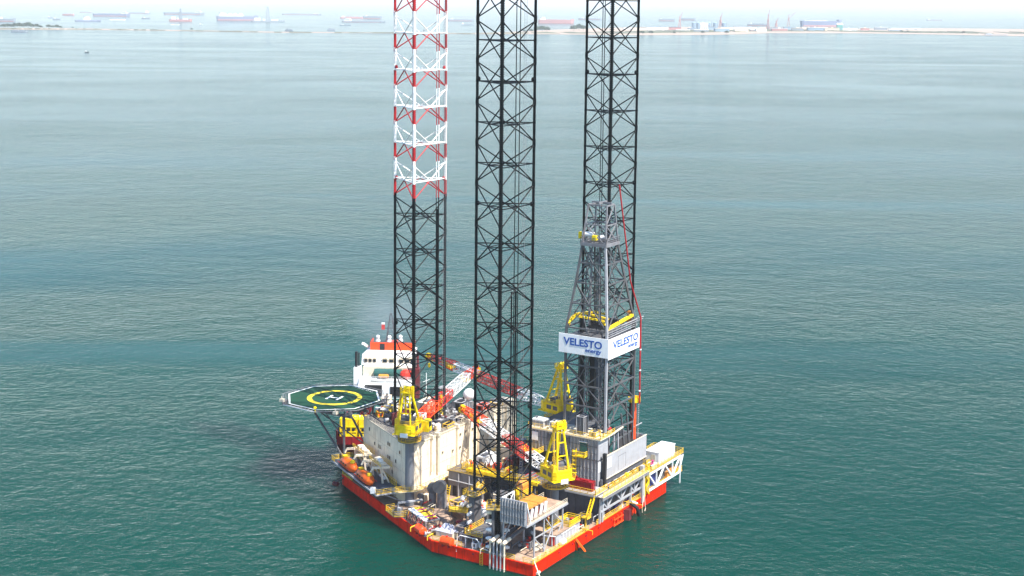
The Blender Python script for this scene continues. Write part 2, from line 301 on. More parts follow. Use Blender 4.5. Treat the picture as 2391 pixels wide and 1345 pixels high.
# ---------------------------------------------------------------- legs
BAY = 8.70
CH = [Vector((-23.558 + 23.8755, 7.033, 0)), Vector((-30.125 + 23.8755, -3.242, 0)), Vector((-17.944 + 23.8755, -3.791, 0))]   # bow, port and starboard chord about the leg centre
def chord_mesh(z0, nb, paint, zn):
    """chord tube with toothed racks on two sides; paint = list of (z_low, material index)"""
    s = MB()
    return s
def make_leg(name, label, c, zn, painted, pipes):
    root = thing('lattice_leg', label, 'rig leg', (c[0], c[1], -4), 0, 'lattice legs of the rig')  # a leg of the jack-up rig, open lattice on three chords
    zt = zn + 2 * BAY + 1; zb = -4
    def kof(z):
        if not painted: return 0
        t = (zn - z) / BAY          # node levels are whole numbers
        if t > 5.0: return 0
        return 1 if (t % 1.0) >= 0.52 else 2
    mats = ['black', 'legred', 'legwhite']
    levels = []
    k = -2
    while zn - k * BAY > -4: levels.append(zn - k * BAY); k += 1
    cuts = sorted(set([zb, zt] + [z for L0 in levels for z in (L0, L0 - BAY * .52) if zb < z < zt]))
    for i, d in enumerate(CH):
        s = MB(); x, y = c[0] + d.x, c[1] + d.y
        rd = d.normalized(); td = Vector((-rd.y, rd.x, 0))
        for a, b in zip(cuts, cuts[1:]):
            s.k = kof((a + b) / 2)
            s.tube((x, y, a), (x, y, b), 0.30, 10)
            s.bar((x, y, a), (x, y, b), 0.62, 0.10, upv=tuple(rd))
        for z in levels:
            if zb < z < zt: s.k = kof(z - .1); s.tube((x, y, z - .75), (x, y, z + .75), 0.36, 10); s.k = kof(z - BAY / 2 + .2); s.tube((x, y, z - BAY / 2 - .3), (x, y, z - BAY / 2 + .3), 0.33, 10)
        o = s.build('chord', mats, root)
        for sg in (-1, 1):
            s = MB(); z = zb; k_ = 0
            def ringv(z, e):
                b0 = len(s.v)
                for q in (0.25, e):
                    for w in (-.06, .06): s.v.append(tuple(Vector((x, y, z)) + td * sg * q + rd * w))
                return b0
            prev = ringv(z, .32)
            while z < zt - .5:
                for dz, e in ((.10, .46), (.18, .46), (.10, .32), (.10, .32)):
                    z += dz; cur = ringv(z, e); s.k = kof(z)
                    for a_, b_ in ((0, 1), (1, 3), (3, 2), (2, 0)): s.face([prev + a_, prev + b_, cur + b_, cur + a_])
                    prev = cur
            s.build('rack', mats, o)
    P = lambda i, z: Vector((c[0] + CH[i].x, c[1] + CH[i].y, z))
    cache = {}
    def unit(nm, a, b, r, k):
        d = b - a; key = (nm, round(d.x, 2), round(d.y, 2), round(d.z, 2), r, k)
        if key not in cache:
            s = MB(); s.tube((0, 0, 0), d, r * 1.4, 7); o = s.build(nm, mats[k], root, local=True); cache[key] = o
        else:
            o = cache[key].copy(); col.objects.link(o)
        o.location = a - Vector((c[0], c[1], -4)); return o
    for z in levels:
        zm = z - BAY / 2
        for i, j in ((0, 1), (1, 2), (2, 0)):
            if z - BAY < -5: continue
            A, B = P(i, z - .35), P(j, z - BAY + .35); A2, B2 = P(j, z - .35), P(i, z - BAY + .35)
            if zm < 8: continue
            if painted and z > zn - 5.2 * BAY and z - BAY > zn - 5.2 * BAY:
                X = (A + B) / 2
                for p, q, kk in ((A, X, 2), (A2, X, 2), (X, B, 1), (X, B2, 1)): unit('diagonal_brace', p, q, 0.10, kk)
                unit('horizontal_brace', P(i, zm), P(j, zm), 0.10, 2)
            else:
                unit('diagonal_brace', A, B, 0.10, 0); unit('diagonal_brace', A2, B2, 0.10, 0); unit('horizontal_brace', P(i, zm), P(j, zm), 0.09, 0)
        if zm > 8:
            kk = 2 if (painted and zm > zn - 5 * BAY) else 0
            mid = [(P(i, zm) + P(j, zm)) / 2 for i, j in ((0, 1), (1, 2), (2, 0))]
            for a in range(3): unit('inner_brace', mid[a], mid[(a + 1) % 3], 0.07, kk)
    # pipes standing inside the leg
    R3 = Vector((0.5267, -0.85, 0))
    for off, r, z1 in pipes:
        s = MB(); p = Vector((c[0], c[1], 0)) + R3 * off
        cc = [q for q in cuts if 6 < q < z1]; cc = [6] + cc + [min(z1, zt)]
        for a, b in zip(cc, cc[1:]):
            s.k = kof((a + b) / 2); s.tube((p.x, p.y, a), (p.x, p.y, b), r, 8)
            if r > .1: s.tube((p.x, p.y, b - .12), (p.x, p.y, b + .12), r * 1.5, 8)
        s.build('inner_pipe', mats, root)
    s = MB(); p = Vector((c[0], c[1], 0)) + R3 * (pipes[0][0] + 1.9)
    s.ladder((p.x, p.y, 10), (p.x, p.y, zt - 1), tuple(R3), 0.5, 0.022, 0.6); s.build('ladder', 'grey' if not painted else 'grey', root)
    # anodes clamped to the chords
    for (i, kz) in ((0, 1.45), (2, 1.45), (0, 4.5), (2, 4.5), (0, 8.6), (2, 9.6)):
        q = P(i, zn - kz * BAY); inn = (Vector((c[0], c[1], q.z)) - q).normalized()
        s = MB(); s.ball(tuple(q + inn * 0.42), 0.40, 8, 1.35); s.build('anode', 'black' if not painted or kz > 5 else 'legred', root)
    return root
LM, LB, LS = (-23.8755, 0), (-1.04, 38.387), (23.8755, 0)
make_leg('rig_leg', 'black lattice leg nearest the camera, standing by the ribbed grey box', LM, 115.8, False, [(2.4, .10, 135), (3.2, .10, 135), (1.9, .16, 58), (2.8, .2, 58)])
make_leg('rig_leg', 'lattice leg with red and white bands above black, near the green helideck', LB, 116.3, True, [(4.35, .10, 135), (4.9, .13, 135), (4.6, .28, 70)])
make_leg('rig_leg', 'black lattice leg rising directly behind the tapering steel derrick', LS, 115.6, False, [(-2.3, .10, 135), (-1.8, .10, 135)])
# jacking frames hold the chords; each is welded on its own footing
def jack(c, i, ztop, label):
    x, y = c[0] + CH[i].x, c[1] + CH[i].y
    t = thing('jacking_frame', label, 'jacking frame', (x, y, 2.83), 0, 'jacking frames at the leg chords')
    s = MB(); inn = Vector((-CH[i].x, -CH[i].y, 0)).normalized(); td = Vector((-inn.y, inn.x, 0))
    for sg in (-1, 1):
        o = Vector((x, y, 0)) + td * sg * 1.0
        s.prism([tuple((o + inn * a + td * b).xy) for a, b in ((-.6, -.3), (.9, -.3), (.9, .3), (-.6, .3))], 2.83, ztop)
    s.prism([tuple((Vector((x, y, 0)) + inn * a + td * b).xy) for a, b in ((.62, -1.1), (1.0, -1.1), (1.0, 1.1), (.62, 1.1))], 2.83, ztop - 1)
    s.build('gear_housing', 'dgrey', t)
    z = 4.2
    while z < ztop - 1.5:
        for sg in (-1, 1):
            s = MB(); p = Vector((x, y, z)) + td * sg * 1.3; q = p + td * sg * 0.9
            s.tube(p, q, 0.42, 10); s.tube(q, q + td * sg * .35, 0.28, 8); s.build('pinion_motor', 'cream' if (int(z) % 2) else 'white', t)
        z += 1.9
    s = MB(); cc = Vector((x, y, 0))
    pl = [cc + inn * a + td * b for a, b in ((-1.5, -2.4), (1.8, -2.4), (1.8, 2.4), (-1.5, 2.4))]
    s.prism([tuple(p.xy) for p in pl], ztop - .9, ztop - .75); s.build('top_platform', 'dgrey', t)
    s = MB(); s.rail([p + Vector((0, 0, ztop - .75)) for p in pl + [pl[0]]], w=.06); s.build('railing', 'rail', t)
jack(LM, 0, 13.0, 'dark jacking frame round the chord beside the grey house with doors')
jack(LM, 1, 13.6, 'dark jacking frame round the foremost chord beside the ribbed grey box')
jack(LM, 2, 11.5, 'dark jacking frame round the chord behind the orange coolers')
jack(LS, 1, 12.0, 'dark jacking frame beneath the drill floor behind the ribbed module')
jack(LS, 0, 12.0, 'dark jacking frame below the far crane with long lattice boom')
# ---------------------------------------------------------------- accommodation
acc = thing('accommodation_block', 'large cream painted living quarters block with small windows and cluttered roof', 'living quarters', (2, 40, 2.83))
AP = [(-16.3, 30.9), (-15.2, 29.2), (26.4, 29.0), (26.4, 36), (7, 53.2), (-3.2, 53.2)]
s = MB(); s.prism(AP, 2.83, 17.0); s.build('wall', 'cream', acc)
s = MB(); s.prism([(x * 1.003, y) for x, y in AP], 17.0, 17.1); s.build('roof_deck', 'deckgrey', acc)
s = MB(); s.prism([(26.4, 29.6), (30.4, 29.6), (30.4, 33.4), (26.4, 35)], 5, 17.6); s.build('stair_tower', 'creamd', acc)
# storey ledges
for z in (7.0, 10.2, 13.6):
    s = MB()
    for a, b in ((0, 1), (1, 2), (5, 0)):
        p, q = Vector((*AP[a], 0)), Vector((*AP[b], 0)); d = (q - p).normalized(); nr = Vector((d.y, -d.x, 0)) * 0.03
        s.bar(p + nr + Vector((0, 0, z)), q + nr + Vector((0, 0, z)), .05, .05)
    s.build('ledge', 'creamd', acc)
s = MB()
for a, b in ((0, 1), (1, 2), (5, 0)):
    p, q = Vector((*AP[a], 17.15)), Vector((*AP[b], 17.15)); s.bar(p, q, .25, .3)
s.build('parapet', 'creamd', acc)
# pipes and ducts down the bright face
for x, w, z0 in ((-8.7, .35, 9.0), (-6.1, .75, 8.2), (2.1, .45, 8), (6.8, .3, 8), (11.5, .3, 8), (16, .35, 8), (21, .3, 8), (24.5, .4, 8)):
    s = MB(); s.box(x - w / 2, x + w / 2, 28.55, 28.98, z0, 17.3); s.box(x - w * .7, x + w * .7, 28.3, 29.6, 17.1, 17.9); s.build('vent_duct', 'cream' if w < .5 else 'creamd', acc)
def win(p, nr, w=.55, h=.8, grp=2):
    d = Vector((-nr.y, nr.x, 0))
    for k in range(grp):
        o = p + d * (k * 1.0); s = MB(); s.bar(o + nr * .02, o + nr * .09, w + .16, h + .16); f = s.build('window', 'creamd', acc)
        s = MB(); s.bar(o + nr * .08, o + nr * .11, w, h); s.build('pane', 'glass', f)
ft = (Vector((-3.2, 53.2, 0)) - Vector((-16.3, 30.9, 0))).normalized(); fn = Vector((-ft.y, ft.x, 0))
for t, z, g in ((.85, 15.0, 1), (.62, 12.4, 2), (.72, 12.3, 1), (.40, 14.6, 2), (.13, 14.4, 1), (.40, 11.4, 2), (.22, 11.6, 1), (.72, 8.6, 2), (.30, 8.4, 1), (.85, 8.4, 1), (.55, 8.3, 2)):
    o = Vector((-16.3, 30.9, 0)).lerp(Vector((-3.2, 53.2, 0)), t); win(Vector((o.x, o.y, z)), fn, grp=g)
for x, z in ((3.7, 15.0), (3.5, 11.8), (.4, 11.8), (6, 15.1), (9.5, 12), (9.0, 15), (13.8, 12), (18.5, 15), (18.4, 12), (-3.8, 12.4), (22.8, 11.6)):
    win(Vector((x, 29.0 if x > 0 else 29.1, z)), Vector((0, -1, 0)), .45, .5, 1)
# walkway round the house
s = MB(); wp = [Vector((-19.8, 31.2, 6.6)), Vector((-16.2, 27.7, 6.6)), (Vector((4.5, 26.9, 6.6))), Vector((8.5, 25.2, 6.6)), Vector((22, 25.2, 6.6))]
inner = [Vector((-16.3, 30.8, 6.6)), Vector((-15.2, 29.18, 6.6)), Vector((4.5, 29.05, 6.6)), Vector((8.5, 29.0, 6.6)), Vector((22, 29.0, 6.6))]
for i in range(4):
    s.prism([tuple(wp[i].xy), tuple(wp[i + 1].xy), tuple(inner[i + 1].xy), tuple(inner[i].xy)], 6.45, 6.6)
s.build('walkway', 'creamd', acc)
s = MB(); s.rail([p + Vector((0, 0.06, 0)) for p in wp], w=.06); s.build('walkway_railing', 'rail', acc)
s = MB()
for x in (-12, -7, -2, 3): s.bar((x, 27.3, 6.45), (x, 29.0, 4.6), .12)
s.build('walkway_bracket', 'creamd', acc)
s = MB(); s.box(-12.6, -11.2, 27.6, 29.1, 2.83, 4.6); s.box(-9.8, -9.2, 28.9, 29.1, 2.9, 5); s.build('lower_door_lobby', 'cream', acc)
s = MB(); s.rail([Vector((-3.0, 53, 17.1)), Vector((-16.1, 30.9, 17.1)), Vector((-15.0, 29.4, 17.1)), Vector((26, 29.2, 17.1))], w=.05, sp=2.4); s.build('roof_railing', 'creamd', acc)
# ---------------------------------------------------------------- helideck
hd = thing('helideck', 'octagonal green helideck with yellow ring and white letter H', 'helideck', (-1.2, 64.2, 19.8))
HC = Vector((-1.2, 64.2)); OCT = [tuple(HC + Vector((cos(radians(-26.5 + 45 * k)), sin(radians(-26.5 + 45 * k)))) * 12.3) for k in range(8)]
def octs(r): return [tuple(HC + Vector((cos(radians(-26.5 + 45 * k)), sin(radians(-26.5 + 45 * k)))) * r) for k in range(8)]
s = MB(); s.prism(octs(12.3), 19.45, 19.9); s.build('deck_plate', 'green', hd)
s = MB(); o1, o2 = octs(12.2), octs(11.8)
for i in range(8):
    j = (i + 1) % 8; s.sheet([(*o1[i], 19.912), (*o1[j], 19.912), (*o2[j], 19.912), (*o2[i], 19.912)])
s.build('border_marking', 'white', hd)
rc = Vector((-1.4, 63.8)); s = MB()
for i in range(64):
    a, b = 2 * pi * i / 64, 2 * pi * (i + 1) / 64
    s.sheet([(rc.x + r * cos(t), rc.y + r * sin(t), 19.915) for r, t in ((6.9, a), (6.9, b), (5.7, b), (5.7, a))][::-1])
s.build('ring_marking', 'ring', hd)
s = MB(); hh = radians(12)
def hr(x0, x1, y0, y1):
    pts = []
    for x, y in ((x0, y0), (x1, y0), (x1, y1), (x0, y1)): pts.append((rc.x + x * cos(hh) - y * sin(hh), rc.y + x * sin(hh) + y * cos(hh), 19.916))
    s.sheet(pts)
hr(-1.9, 1.9, 1.15, 1.75); hr(-1.9, 1.9, -1.75, -1.15); hr(-.3, .3, -1.15, 1.15)
s.build('letter_marking', 'white', hd)
s = MB()   # small lettering by the far edge: "D 22" style marks are too small to read in the photo, kept as short strokes
for k in range(9):
    p = Vector((9.6 - k * .18, 65.6 - k * .78)); s.sheet([(p.x - .35, p.y - .25, 19.914), (p.x + .35, p.y - .25, 19.914), (p.x + .35, p.y - .1, 19.914), (p.x - .35, p.y - .1, 19.914)])
    if k % 2: s.sheet([(p.x - .35, p.y - .6, 19.914), (p.x - .2, p.y - .6, 19.914), (p.x - .2, p.y - .1, 19.914), (p.x - .35, p.y - .1, 19.914)])
s.build('name_marking', 'white', hd)
for i in range(8):   # safety net panels
    j = (i + 1) % 8; a, b = octs(12.3)[i], octs(12.3)[j]; c_, d_ = octs(13.7)[j], octs(13.7)[i]; s = MB()
    for k in range(9):
        t = k / 8; p = Vector((*a, 19.7)).lerp(Vector((*b, 19.7)), t); q = Vector((*d_, 19.85)).lerp(Vector((*c_, 19.85)), t); s.bar(p, q, .07)
    s.bar((*d_, 19.85), (*c_, 19.85), .12)
    m0 = Vector((*a, 19.7)).lerp(Vector((*d_, 19.85)), .5); m1 = Vector((*b, 19.7)).lerp(Vector((*c_, 19.85)), .5); s.bar(m0, m1, .04)
    s.build('safety_net', 'white' if i == 4 else 'grey', hd)
s = MB()
for y in (54, 58, 62, 66, 70, 74): s.bar((-9.5, y, 18.9), (7.5, y, 18.9), .25, .8)
for x in (-8, -1.5, 5.5): s.bar((x, 53, 18.1), (x, 75, 18.1), .3, .7)
s.build('deck_truss', 'dgrey', hd)
for x in (-6.5, 5.5):
    for y0, zz in ((67, 5.0),):
        s = MB(); s.tube((x, y0, 18), (x * .8, 56.8, zz), .28, 8); s.build('support_strut', 'dgrey', hd)
    s = MB(); s.tube((x, 57, 18), (x, 56.6, 2.9), .3, 8); s.tube((x, 57.0, 12), (x * .9, 64, 18), .16, 8); s.build('support_post', 'dgrey', hd)
s = MB(); s.tube((-6.5, 66, 18), (5.0, 57, 6), .16); s.tube((5.5, 66, 18), (-6.0, 57, 6), .16); s.build('cross_brace', 'dgrey', hd)
for a in (-26.5 + 45 * 5 + 22, -26.5 + 45 * 3 + 22):
    p = HC + Vector((cos(radians(a)), sin(radians(a)))) * 12.9
    s = MB(); s.rail([Vector((p.x - 1, p.y - 1, 19.3)), Vector((p.x + 1, p.y + 1, 19.3))], h=1); s.box(p.x - .5, p.x + .5, p.y - .5, p.y + .5, 19.2, 19.9); s.build('access_landing', 'creamd', hd)
s = MB(); s.lathe([(.15, 0), (.15, 1), (.45, 1.1), (.3, 1.5)], (-13.2, 60.4, 19.4), 8); s.build('foam_monitor', 'byellow', hd)
# ---------------------------------------------------------------- cranes
def crane(base, hp, head, L, dz, label, secs, afh=10.5, pr_=1.05):
    t = thing('pedestal_crane', label, 'crane', (base[0], base[1], 2.83), head, 'yellow pedestal cranes')
    H = hp - 2.83
    s = MB(); s.lathe([(pr_, 0), (pr_, H - 2.6), (pr_ * 1.5, H - 1.6), (pr_ * 1.5, H - .6), (pr_ * 1.75, H - .5), (pr_ * 1.75, H)], (0, 0, 0), 24); s.build('pedestal', 'pedgrey', t, local=True, smooth=False)
    s = MB(); s.lathe([(pr_, H - 2.35), (2.75, H - 2.35), (2.75, H - 2.2), (pr_, H - 2.2)], (0, 0, 0), 20)
    s.build('ring_walkway', 'dgrey', t, local=True)
    s = MB(); s.rail([Vector((2.7 * cos(2 * pi * k / 16), 2.7 * sin(2 * pi * k / 16), H - 2.2)) for k in range(17)], w=.07); s.build('ring_railing', 'rail', t, local=True)
    s = MB(); s.ladder((pr_ + .25, 0, 0), (pr_ + .25, 0, H - 2.4), (0, 1, 0)); s.build('ladder', 'rail', t, local=True)
    # revolving house
    s = MB(); s.prism([(-4.0, -1.9), (-3.2, -2.5), (2.0, -2.5), (3.6, -1.6), (3.6, 1.6), (2.0, 2.5), (-3.2, 2.5), (-4.0, 1.9)], H, H + 2.3)
    s.box(-4.05, 3.7, -2.7, 2.7, H - .02, H + .14); s.build('house', 'byellow', t, local=True)
    for yy, x0, x1 in ((-2.52, -2.6, -1.2), (-2.52, -.6, .9), (2.52, -2.6, -1.2), (2.52, -.6, .9)):
        s = MB(); s.box(x0, x1, yy - .03, yy + .03, H + .9, H + 1.9); s.build('louvre', 'dgrey', t, local=True)
    s = MB()
    for z in (.7, 1.5): s.prism([(-4.05, -1.92), (-3.22, -2.54), (2.02, -2.54), (3.64, -1.62), (3.64, 1.62), (2.02, 2.54), (-3.22, 2.54), (-4.05, 1.92)], H + z, H + z + .07)
    s.build('house_seam', 'yellow', t, local=True)
    s = MB(); s.box(-3.3, -1.9, 1.2, 2.3, H + 2.3, H + 3.6); s.build('engine_box', 'yellow', t, local=True); s = MB(); s.tube((-2.2, 1.0, H + 3), (-2.2, 1.0, H + 5.2), .14, 8); s.build('exhaust', 'dgrey', t, local=True)
    s = MB(); s.box(-3.0, -.6, -1.7, 1.7, H + 2.3, H + 3.2); s.lathe([(.75, -1.5), (.75, 1.5)], (-1.8, 0, H + 3.4), 14, 'y'); s.lathe([(.5, -1.2), (.5, 1.2)], (.6, 0, H + 2.9), 12, 'y'); s.build('hoist_winch', 'dgrey', t, local=True)
    s = MB(); s.prism([(1.2, -4.2), (3.4, -4.2), (3.9, -3.4), (3.9, -2.55), (1.2, -2.55)], H - .3, H + 2.2); cb = s.build('operator_cab', 'byellow', t, local=True)
    s = MB(); s.bar((3.95, -3.0, H + .3), (3.95, -3.0, H + 2.0), .75, .06, upv=(0, 1, 0)); s.box(1.5, 3.2, -4.23, -4.18, H + .8, H + 2.0); s.build('window', 'glass', cb, local=True)
    s = MB(); s.rail([Vector(p) for p in ((3.6, -1.6, H + 2.3), (2, -2.45, H + 2.3), (-3.2, -2.45, H + 2.3), (-3.9, 0, H + 2.3), (-3.2, 2.45, H + 2.3), (2, 2.45, H + 2.3))], w=.06, h=1.0); s.build('house_railing', 'rail', t, local=True)
    s = MB(); s.bar((-3.5, -2.8, H + .1), (1.0, -2.8, H + .1), .8, .1); s.rail([Vector((-3.5, -3.2, H + .1)), Vector((1.0, -3.2, H + .1))], w=.06, h=1); s.build('side_walkway', 'rail', t, local=True)
    s = MB(); s.box(-4.1, -3.5, -1.0, 0.8, H - .5, H + .5); s.build('counterweight', 'white', t, local=True)
    # A-frame
    A = H + afh; ax = -1.6
    for sg in (-1, 1):
        s = MB(); s.bar((1.9, sg * 1.6, H + 2.2), (ax + .3, sg * .7, A), .40, .46); s.build('aframe_leg', 'byellow', t, local=True)
        s = MB(); s.bar((-3.4, sg * 1.5, H + 2.2), (ax - .3, sg * .7, A), .34, .4); s.build('aframe_leg', 'byellow', t, local=True)
    for f in (.33, .62, .85):
        s = MB(); xx = 1.9 + (ax + .3 - 1.9) * f; yy = 1.6 + (.7 - 1.6) * f; zz = H + 2.2 + (A - H - 2.2) * f; s.bar((xx, -yy, zz), (xx, yy, zz), .25); s.build('aframe_beam', 'byellow', t, local=True); s = MB()
        xb = -3.4 + (ax - .3 + 3.4) * f; s.bar((xb, -yy, zz), (xb, yy, zz), .22); s.build('aframe_beam', 'byellow', t, local=True)
    s = MB(); s.box(ax - 1.1, ax + 1.1, -1.3, 1.3, A - .7, A - .55); s.rail([Vector(p) for p in ((ax - 1.1, -1.3, A - .55), (ax + 1.1, -1.3, A - .55), (ax + 1.1, 1.3, A - .55), (ax - 1.1, 1.3, A - .55), (ax - 1.1, -1.3, A - .55))], w=.07)
    s.lathe([(.5, -.7), (.5, .7)], (ax, 0, A + .3), 12, 'y'); s.box(ax - .3, ax + .3, -1.6, -1.0, A - 1.6, A + .9); s.build('apex_platform', 'byellow', t, local=True)
    s = MB(); s.ladder((-3.1, 2.0, H + 2.4), (ax, 1.5, A - .7), (1, 0, 0), .6, .05); s.build('aframe_ladder', 'rail', t, local=True)
    # lattice boom
    p0 = Vector((3.2, 0, H + 1.0)); p1 = Vector((L, 0, H + 1.0 + dz)); d = (p1 - p0); LL = d.length; d.normalize(); yv = Vector((0, 1, 0)); nv = d.cross(yv) * -1
    def kf(f):
        r = 0
        for a, k in secs:
            if f >= a: r = k
        return r
    np_ = int(LL / 1.55)
    def sec(f):
        w = 1.15 if f < .75 else 1.15 - (f - .75) * 2.4; h = .95
        if f < .07: h = .25 + f / .07 * .7
        if f > .8: h = .95 - (f - .8) * 2.8
        return w, h
    s = MB(); pc = None
    for i in range(np_ + 1):
        f = i / np_; w, h = sec(f); o = p0 + d * (LL * f)
        cn = [o + yv * a * w + nv * b * h for a, b in ((-1, -1), (1, -1), (1, 1), (-1, 1))]
        if pc:
            s.k = kf(f - .5 / np_)
            for j in range(4):
                s.bar(pc[j], cn[j], .19); q = (j + 1) % 4
                s.bar(pc[j] if i % 2 else pc[q], cn[q] if i % 2 else cn[j], .10); s.bar(cn[j], cn[q], .10)
        pc = cn
    b = s.build('boom', ['white', 'red', 'ored'], t, local=True)
    s = MB(); s.bar(p1 - nv * .6, p1 + nv * .9, .9, .9); s.lathe([(.55, -.8), (.55, .8)], tuple(p1 + d * .3 + nv * .5), 12, 'y'); s.bar(p1 - d * 3 + nv * .6 - yv, p1 + nv * .9 - yv, .1); s.bar(p1 - d * 3 + nv * .6 + yv, p1 + nv * .9 + yv, .1); s.build('boom_head', 'byellow', b, local=True)
    s = MB(); q = p0 + d * (LL * .78)
    s.rail([q + yv * 1.2 - nv * -.4, q + yv * 1.2 + d * 3], w=.06, h=.9); s.bar(q + yv * .0 + nv * .6, q + d * 1.6 + nv * .6, 1.8, .5); s.build('boom_platform', 'yellow', b, local=True)
    s = MB()
    for sg in (-.5, .5):
        s.tube((ax, sg, A + .6), p1 + yv * sg + nv * .9, .035, 4); s.tube((ax, sg * .5, A + .4), p0 + d * LL * .85 + yv * sg + nv * .7, .03, 4)
    s.build('hoist_cable', 'cable', t, local=True)
    s = MB(); s.tube(p1 + Vector((-.2, 0, -.5)), p1 + Vector((-.2, 0, -2.2)), .04, 4); s.lathe([(.05, .6), (.38, .4), (.38, -.4), (.12, -.8)], tuple(p1 + Vector((-.2, 0, -2.6))), 8); s.build('hook_block', 'yellow', t, local=True)
    return t
# headings: boom towards the bow / across the roof
crane((-16, 30), 20.6, atan2(12.5, 47), 49.5, 2.0, 'yellow crane on the tall grey pedestal at the corner of the cream quarters', [(0, 0), (.10, 2), (.30, 1), (.52, 0), (.84, 2)], 10.2)
crane((-11, -6), 14.9, atan2(39.0, 21.0), 43.5, 3.8, 'yellow crane nearest the camera, in front of the grey ribbed drill module', [(0, 0), (.18, 1), (.47, 0), (.72, 2)], 12.2, 1.0)
crane((21.5, 12.5), 19.3, atan2(45.5, 10.0), 46.5, 4.6, 'far yellow crane seen through the derrick base, with long boom pointing left', [(0, 0), (.22, 1), (.56, 0), (.74, 1)], 11.6)
# ---------------------------------------------------------------- lifeboats and davits
def lifeboat(c, rz, label):
    t = thing('lifeboat', label, 'lifeboat', (c[0], c[1], c[2]), rz, 'orange lifeboats')
    st = [(-4.1, .15, 1.0, 1.4), (-3.5, .95, .25, 2.2), (-2.2, 1.35, 0, 2.65), (0, 1.45, -.05, 2.8), (2.2, 1.35, 0, 2.65), (3.5, .95, .3, 2.2), (4.1, .12, 1.1, 1.6)]
    s = MB(); n = 12
    for x, w, zb, zt in st:
        for i in range(n):
            a = 2 * pi * i / n; zz = (zb + zt) / 2 + (zt - zb) / 2 * sin(a); s.v.append((x, w * cos(a) * (1 if sin(a) > -.3 else .85), zz))
    for k in range(len(st) - 1):
        for i in range(n): j = (i + 1) % n; s.face([k * n + i, k * n + j, (k + 1) * n + j, (k + 1) * n + i])
    s.face(list(range(n))[::-1]); s.face([(len(st) - 1) * n + i for i in range(n)])
    s.build('canopy_hull', 'orange', t, local=True, smooth=True)
    s = MB(); s.lathe([(.62, 0), (.58, .55), (.35, .7)], (-2.6, 0, 2.45), 10); s.box(1.8, 3.0, -.55, .55, 2.5, 2.95); s.build('steering_hatch', 'yellow', t, local=True)
    s = MB(); s.bar((-3.8, -1.35, 1.2), (3.8, -1.35, 1.2), .12, .16); s.bar((-3.8, 1.35, 1.2), (3.8, 1.35, 1.2), .12, .16); s.build('fender', 'red', t, local=True)
    s = MB()
    for x in (-1.4, 0, 1.4): s.box(x - .28, x + .28, -1.47, -1.36, 1.6, 1.95); s.box(x - .28, x + .28, 1.36, 1.47, 1.6, 1.95)
    s.build('window', 'glass', t, local=True)
    return t
th_ = atan2(ft.y, ft.x)
B1, B2 = Vector((-11.8, 51.2, 6.3)), Vector((-17.2, 42.0, 6.3))
lifeboat(B1, th_, 'orange enclosed lifeboat nearest the bow, below the helideck')
lifeboat(B2, th_, 'orange enclosed lifeboat nearest the crane pedestal')
def davit(c, label):
    t = thing('lifeboat_davit', label, 'davit', tuple(c), th_, 'lifeboat davits')
    for x in (-2.9, 2.9):
        s = MB(); s.bar((x, -1.6, 0), (x, -1.2, 3.9), .42); s.bar((x, -3.2, 0), (x, -1.2, 3.9), .34); s.bar((x, -3.4, 3.7), (x, .9, 4.1), .5, .5); s.bar((x, .9, 4.1), (x, 1.4, 3.2), .32); s.build('davit_arm', 'cream', t, local=True)
    s = MB(); s.bar((-3.4, -1.4, 4.0), (3.4, -1.4, 4.0), .42); s.bar((-3.4, -3.1, 3.9), (3.4, -3.1, 3.9), .36); s.box(-2.2, -.2, -3.0, -1.6, 3.9, 4.5); s.box(.8, 2.0, -2.9, -1.5, 4.0, 5.0); s.build('top_frame', 'cream', t, local=True)
    s = MB(); s.lathe([(.55, -.7), (.55, .7)], (0.2, -2.3, 4.6), 12, 'x'); s.lathe([(.35, -1.3), (.35, 1.3)], (-1.2, -2.3, 1.0), 10, 'x'); s.build('winch', 'white', t, local=True)
    s = MB(); s.rail([Vector((-3.6, -3.7, 3.9)), Vector((3.6, -3.7, 3.9)), ], w=.06); s.rail([Vector((-3.6, -.9, 4.3)), Vector((3.6, -.9, 4.3))], w=.06, h=.8); s.build('railing', 'rail', t, local=True)
    s = MB()
    for x in (-2.9, 2.9): s.tube((x, 1.2, 3.3), (x, 1.2, 2.2), .05, 5)
    s.build('fall_wire', 'cable', t, local=True)
davit(B1 - fn * 1.6 + Vector((0, 0, .2)), 'cream davit frame holding the lifeboat nearest the bow')
davit(B2 - fn * 1.6 + Vector((0, 0, .2)), 'cream davit frame holding the lifeboat nearest the crane pedestal')
bp = thing('boat_platform', 'steel embarkation platform carrying both lifeboats beside the cream quarters', 'platform', (-12, 44, 6.3))
a0 = Vector((-16.3, 30.9, 0)) - ft * 0.5; a1 = a0 + ft * 29
s = MB(); s.prism([tuple(p.xy) for p in (a0, a0 + fn * 7.6, a1 + fn * 7.6, a1)], 6.28, 6.45); s.build('platform_deck', 'blue', bp)
s = MB(); s.bar(a0 + fn * 7.6 + Vector((0, 0, 6.3)), a1 + fn * 7.6 + Vector((0, 0, 6.3)), .25, .35); s.bar(a0 + Vector((0, 0, 6.3)) + fn * .2, a0 + fn * 7.6 + Vector((0, 0, 6.3)), .25, .35)
for k in range(6):
    p = a0 + ft * (1 + k * 5.2); s.bar(p + Vector((0, 0, 3.2)), p + fn * 6 + Vector((0, 0, 6.3)), .22)
s.build('edge_beam', 'lgrey', bp)
for (u0, u1) in ((.0, .09), (.93, 1.0)):
    s = MB(); p, q = a0.lerp(a1, u0) + fn * 7.5 + Vector((0, 0, 6.45)), a0.lerp(a1, u1) + fn * 7.5 + Vector((0, 0, 6.45)); s.rail([p, q], w=.07); s.build('railing', 'rail', bp)
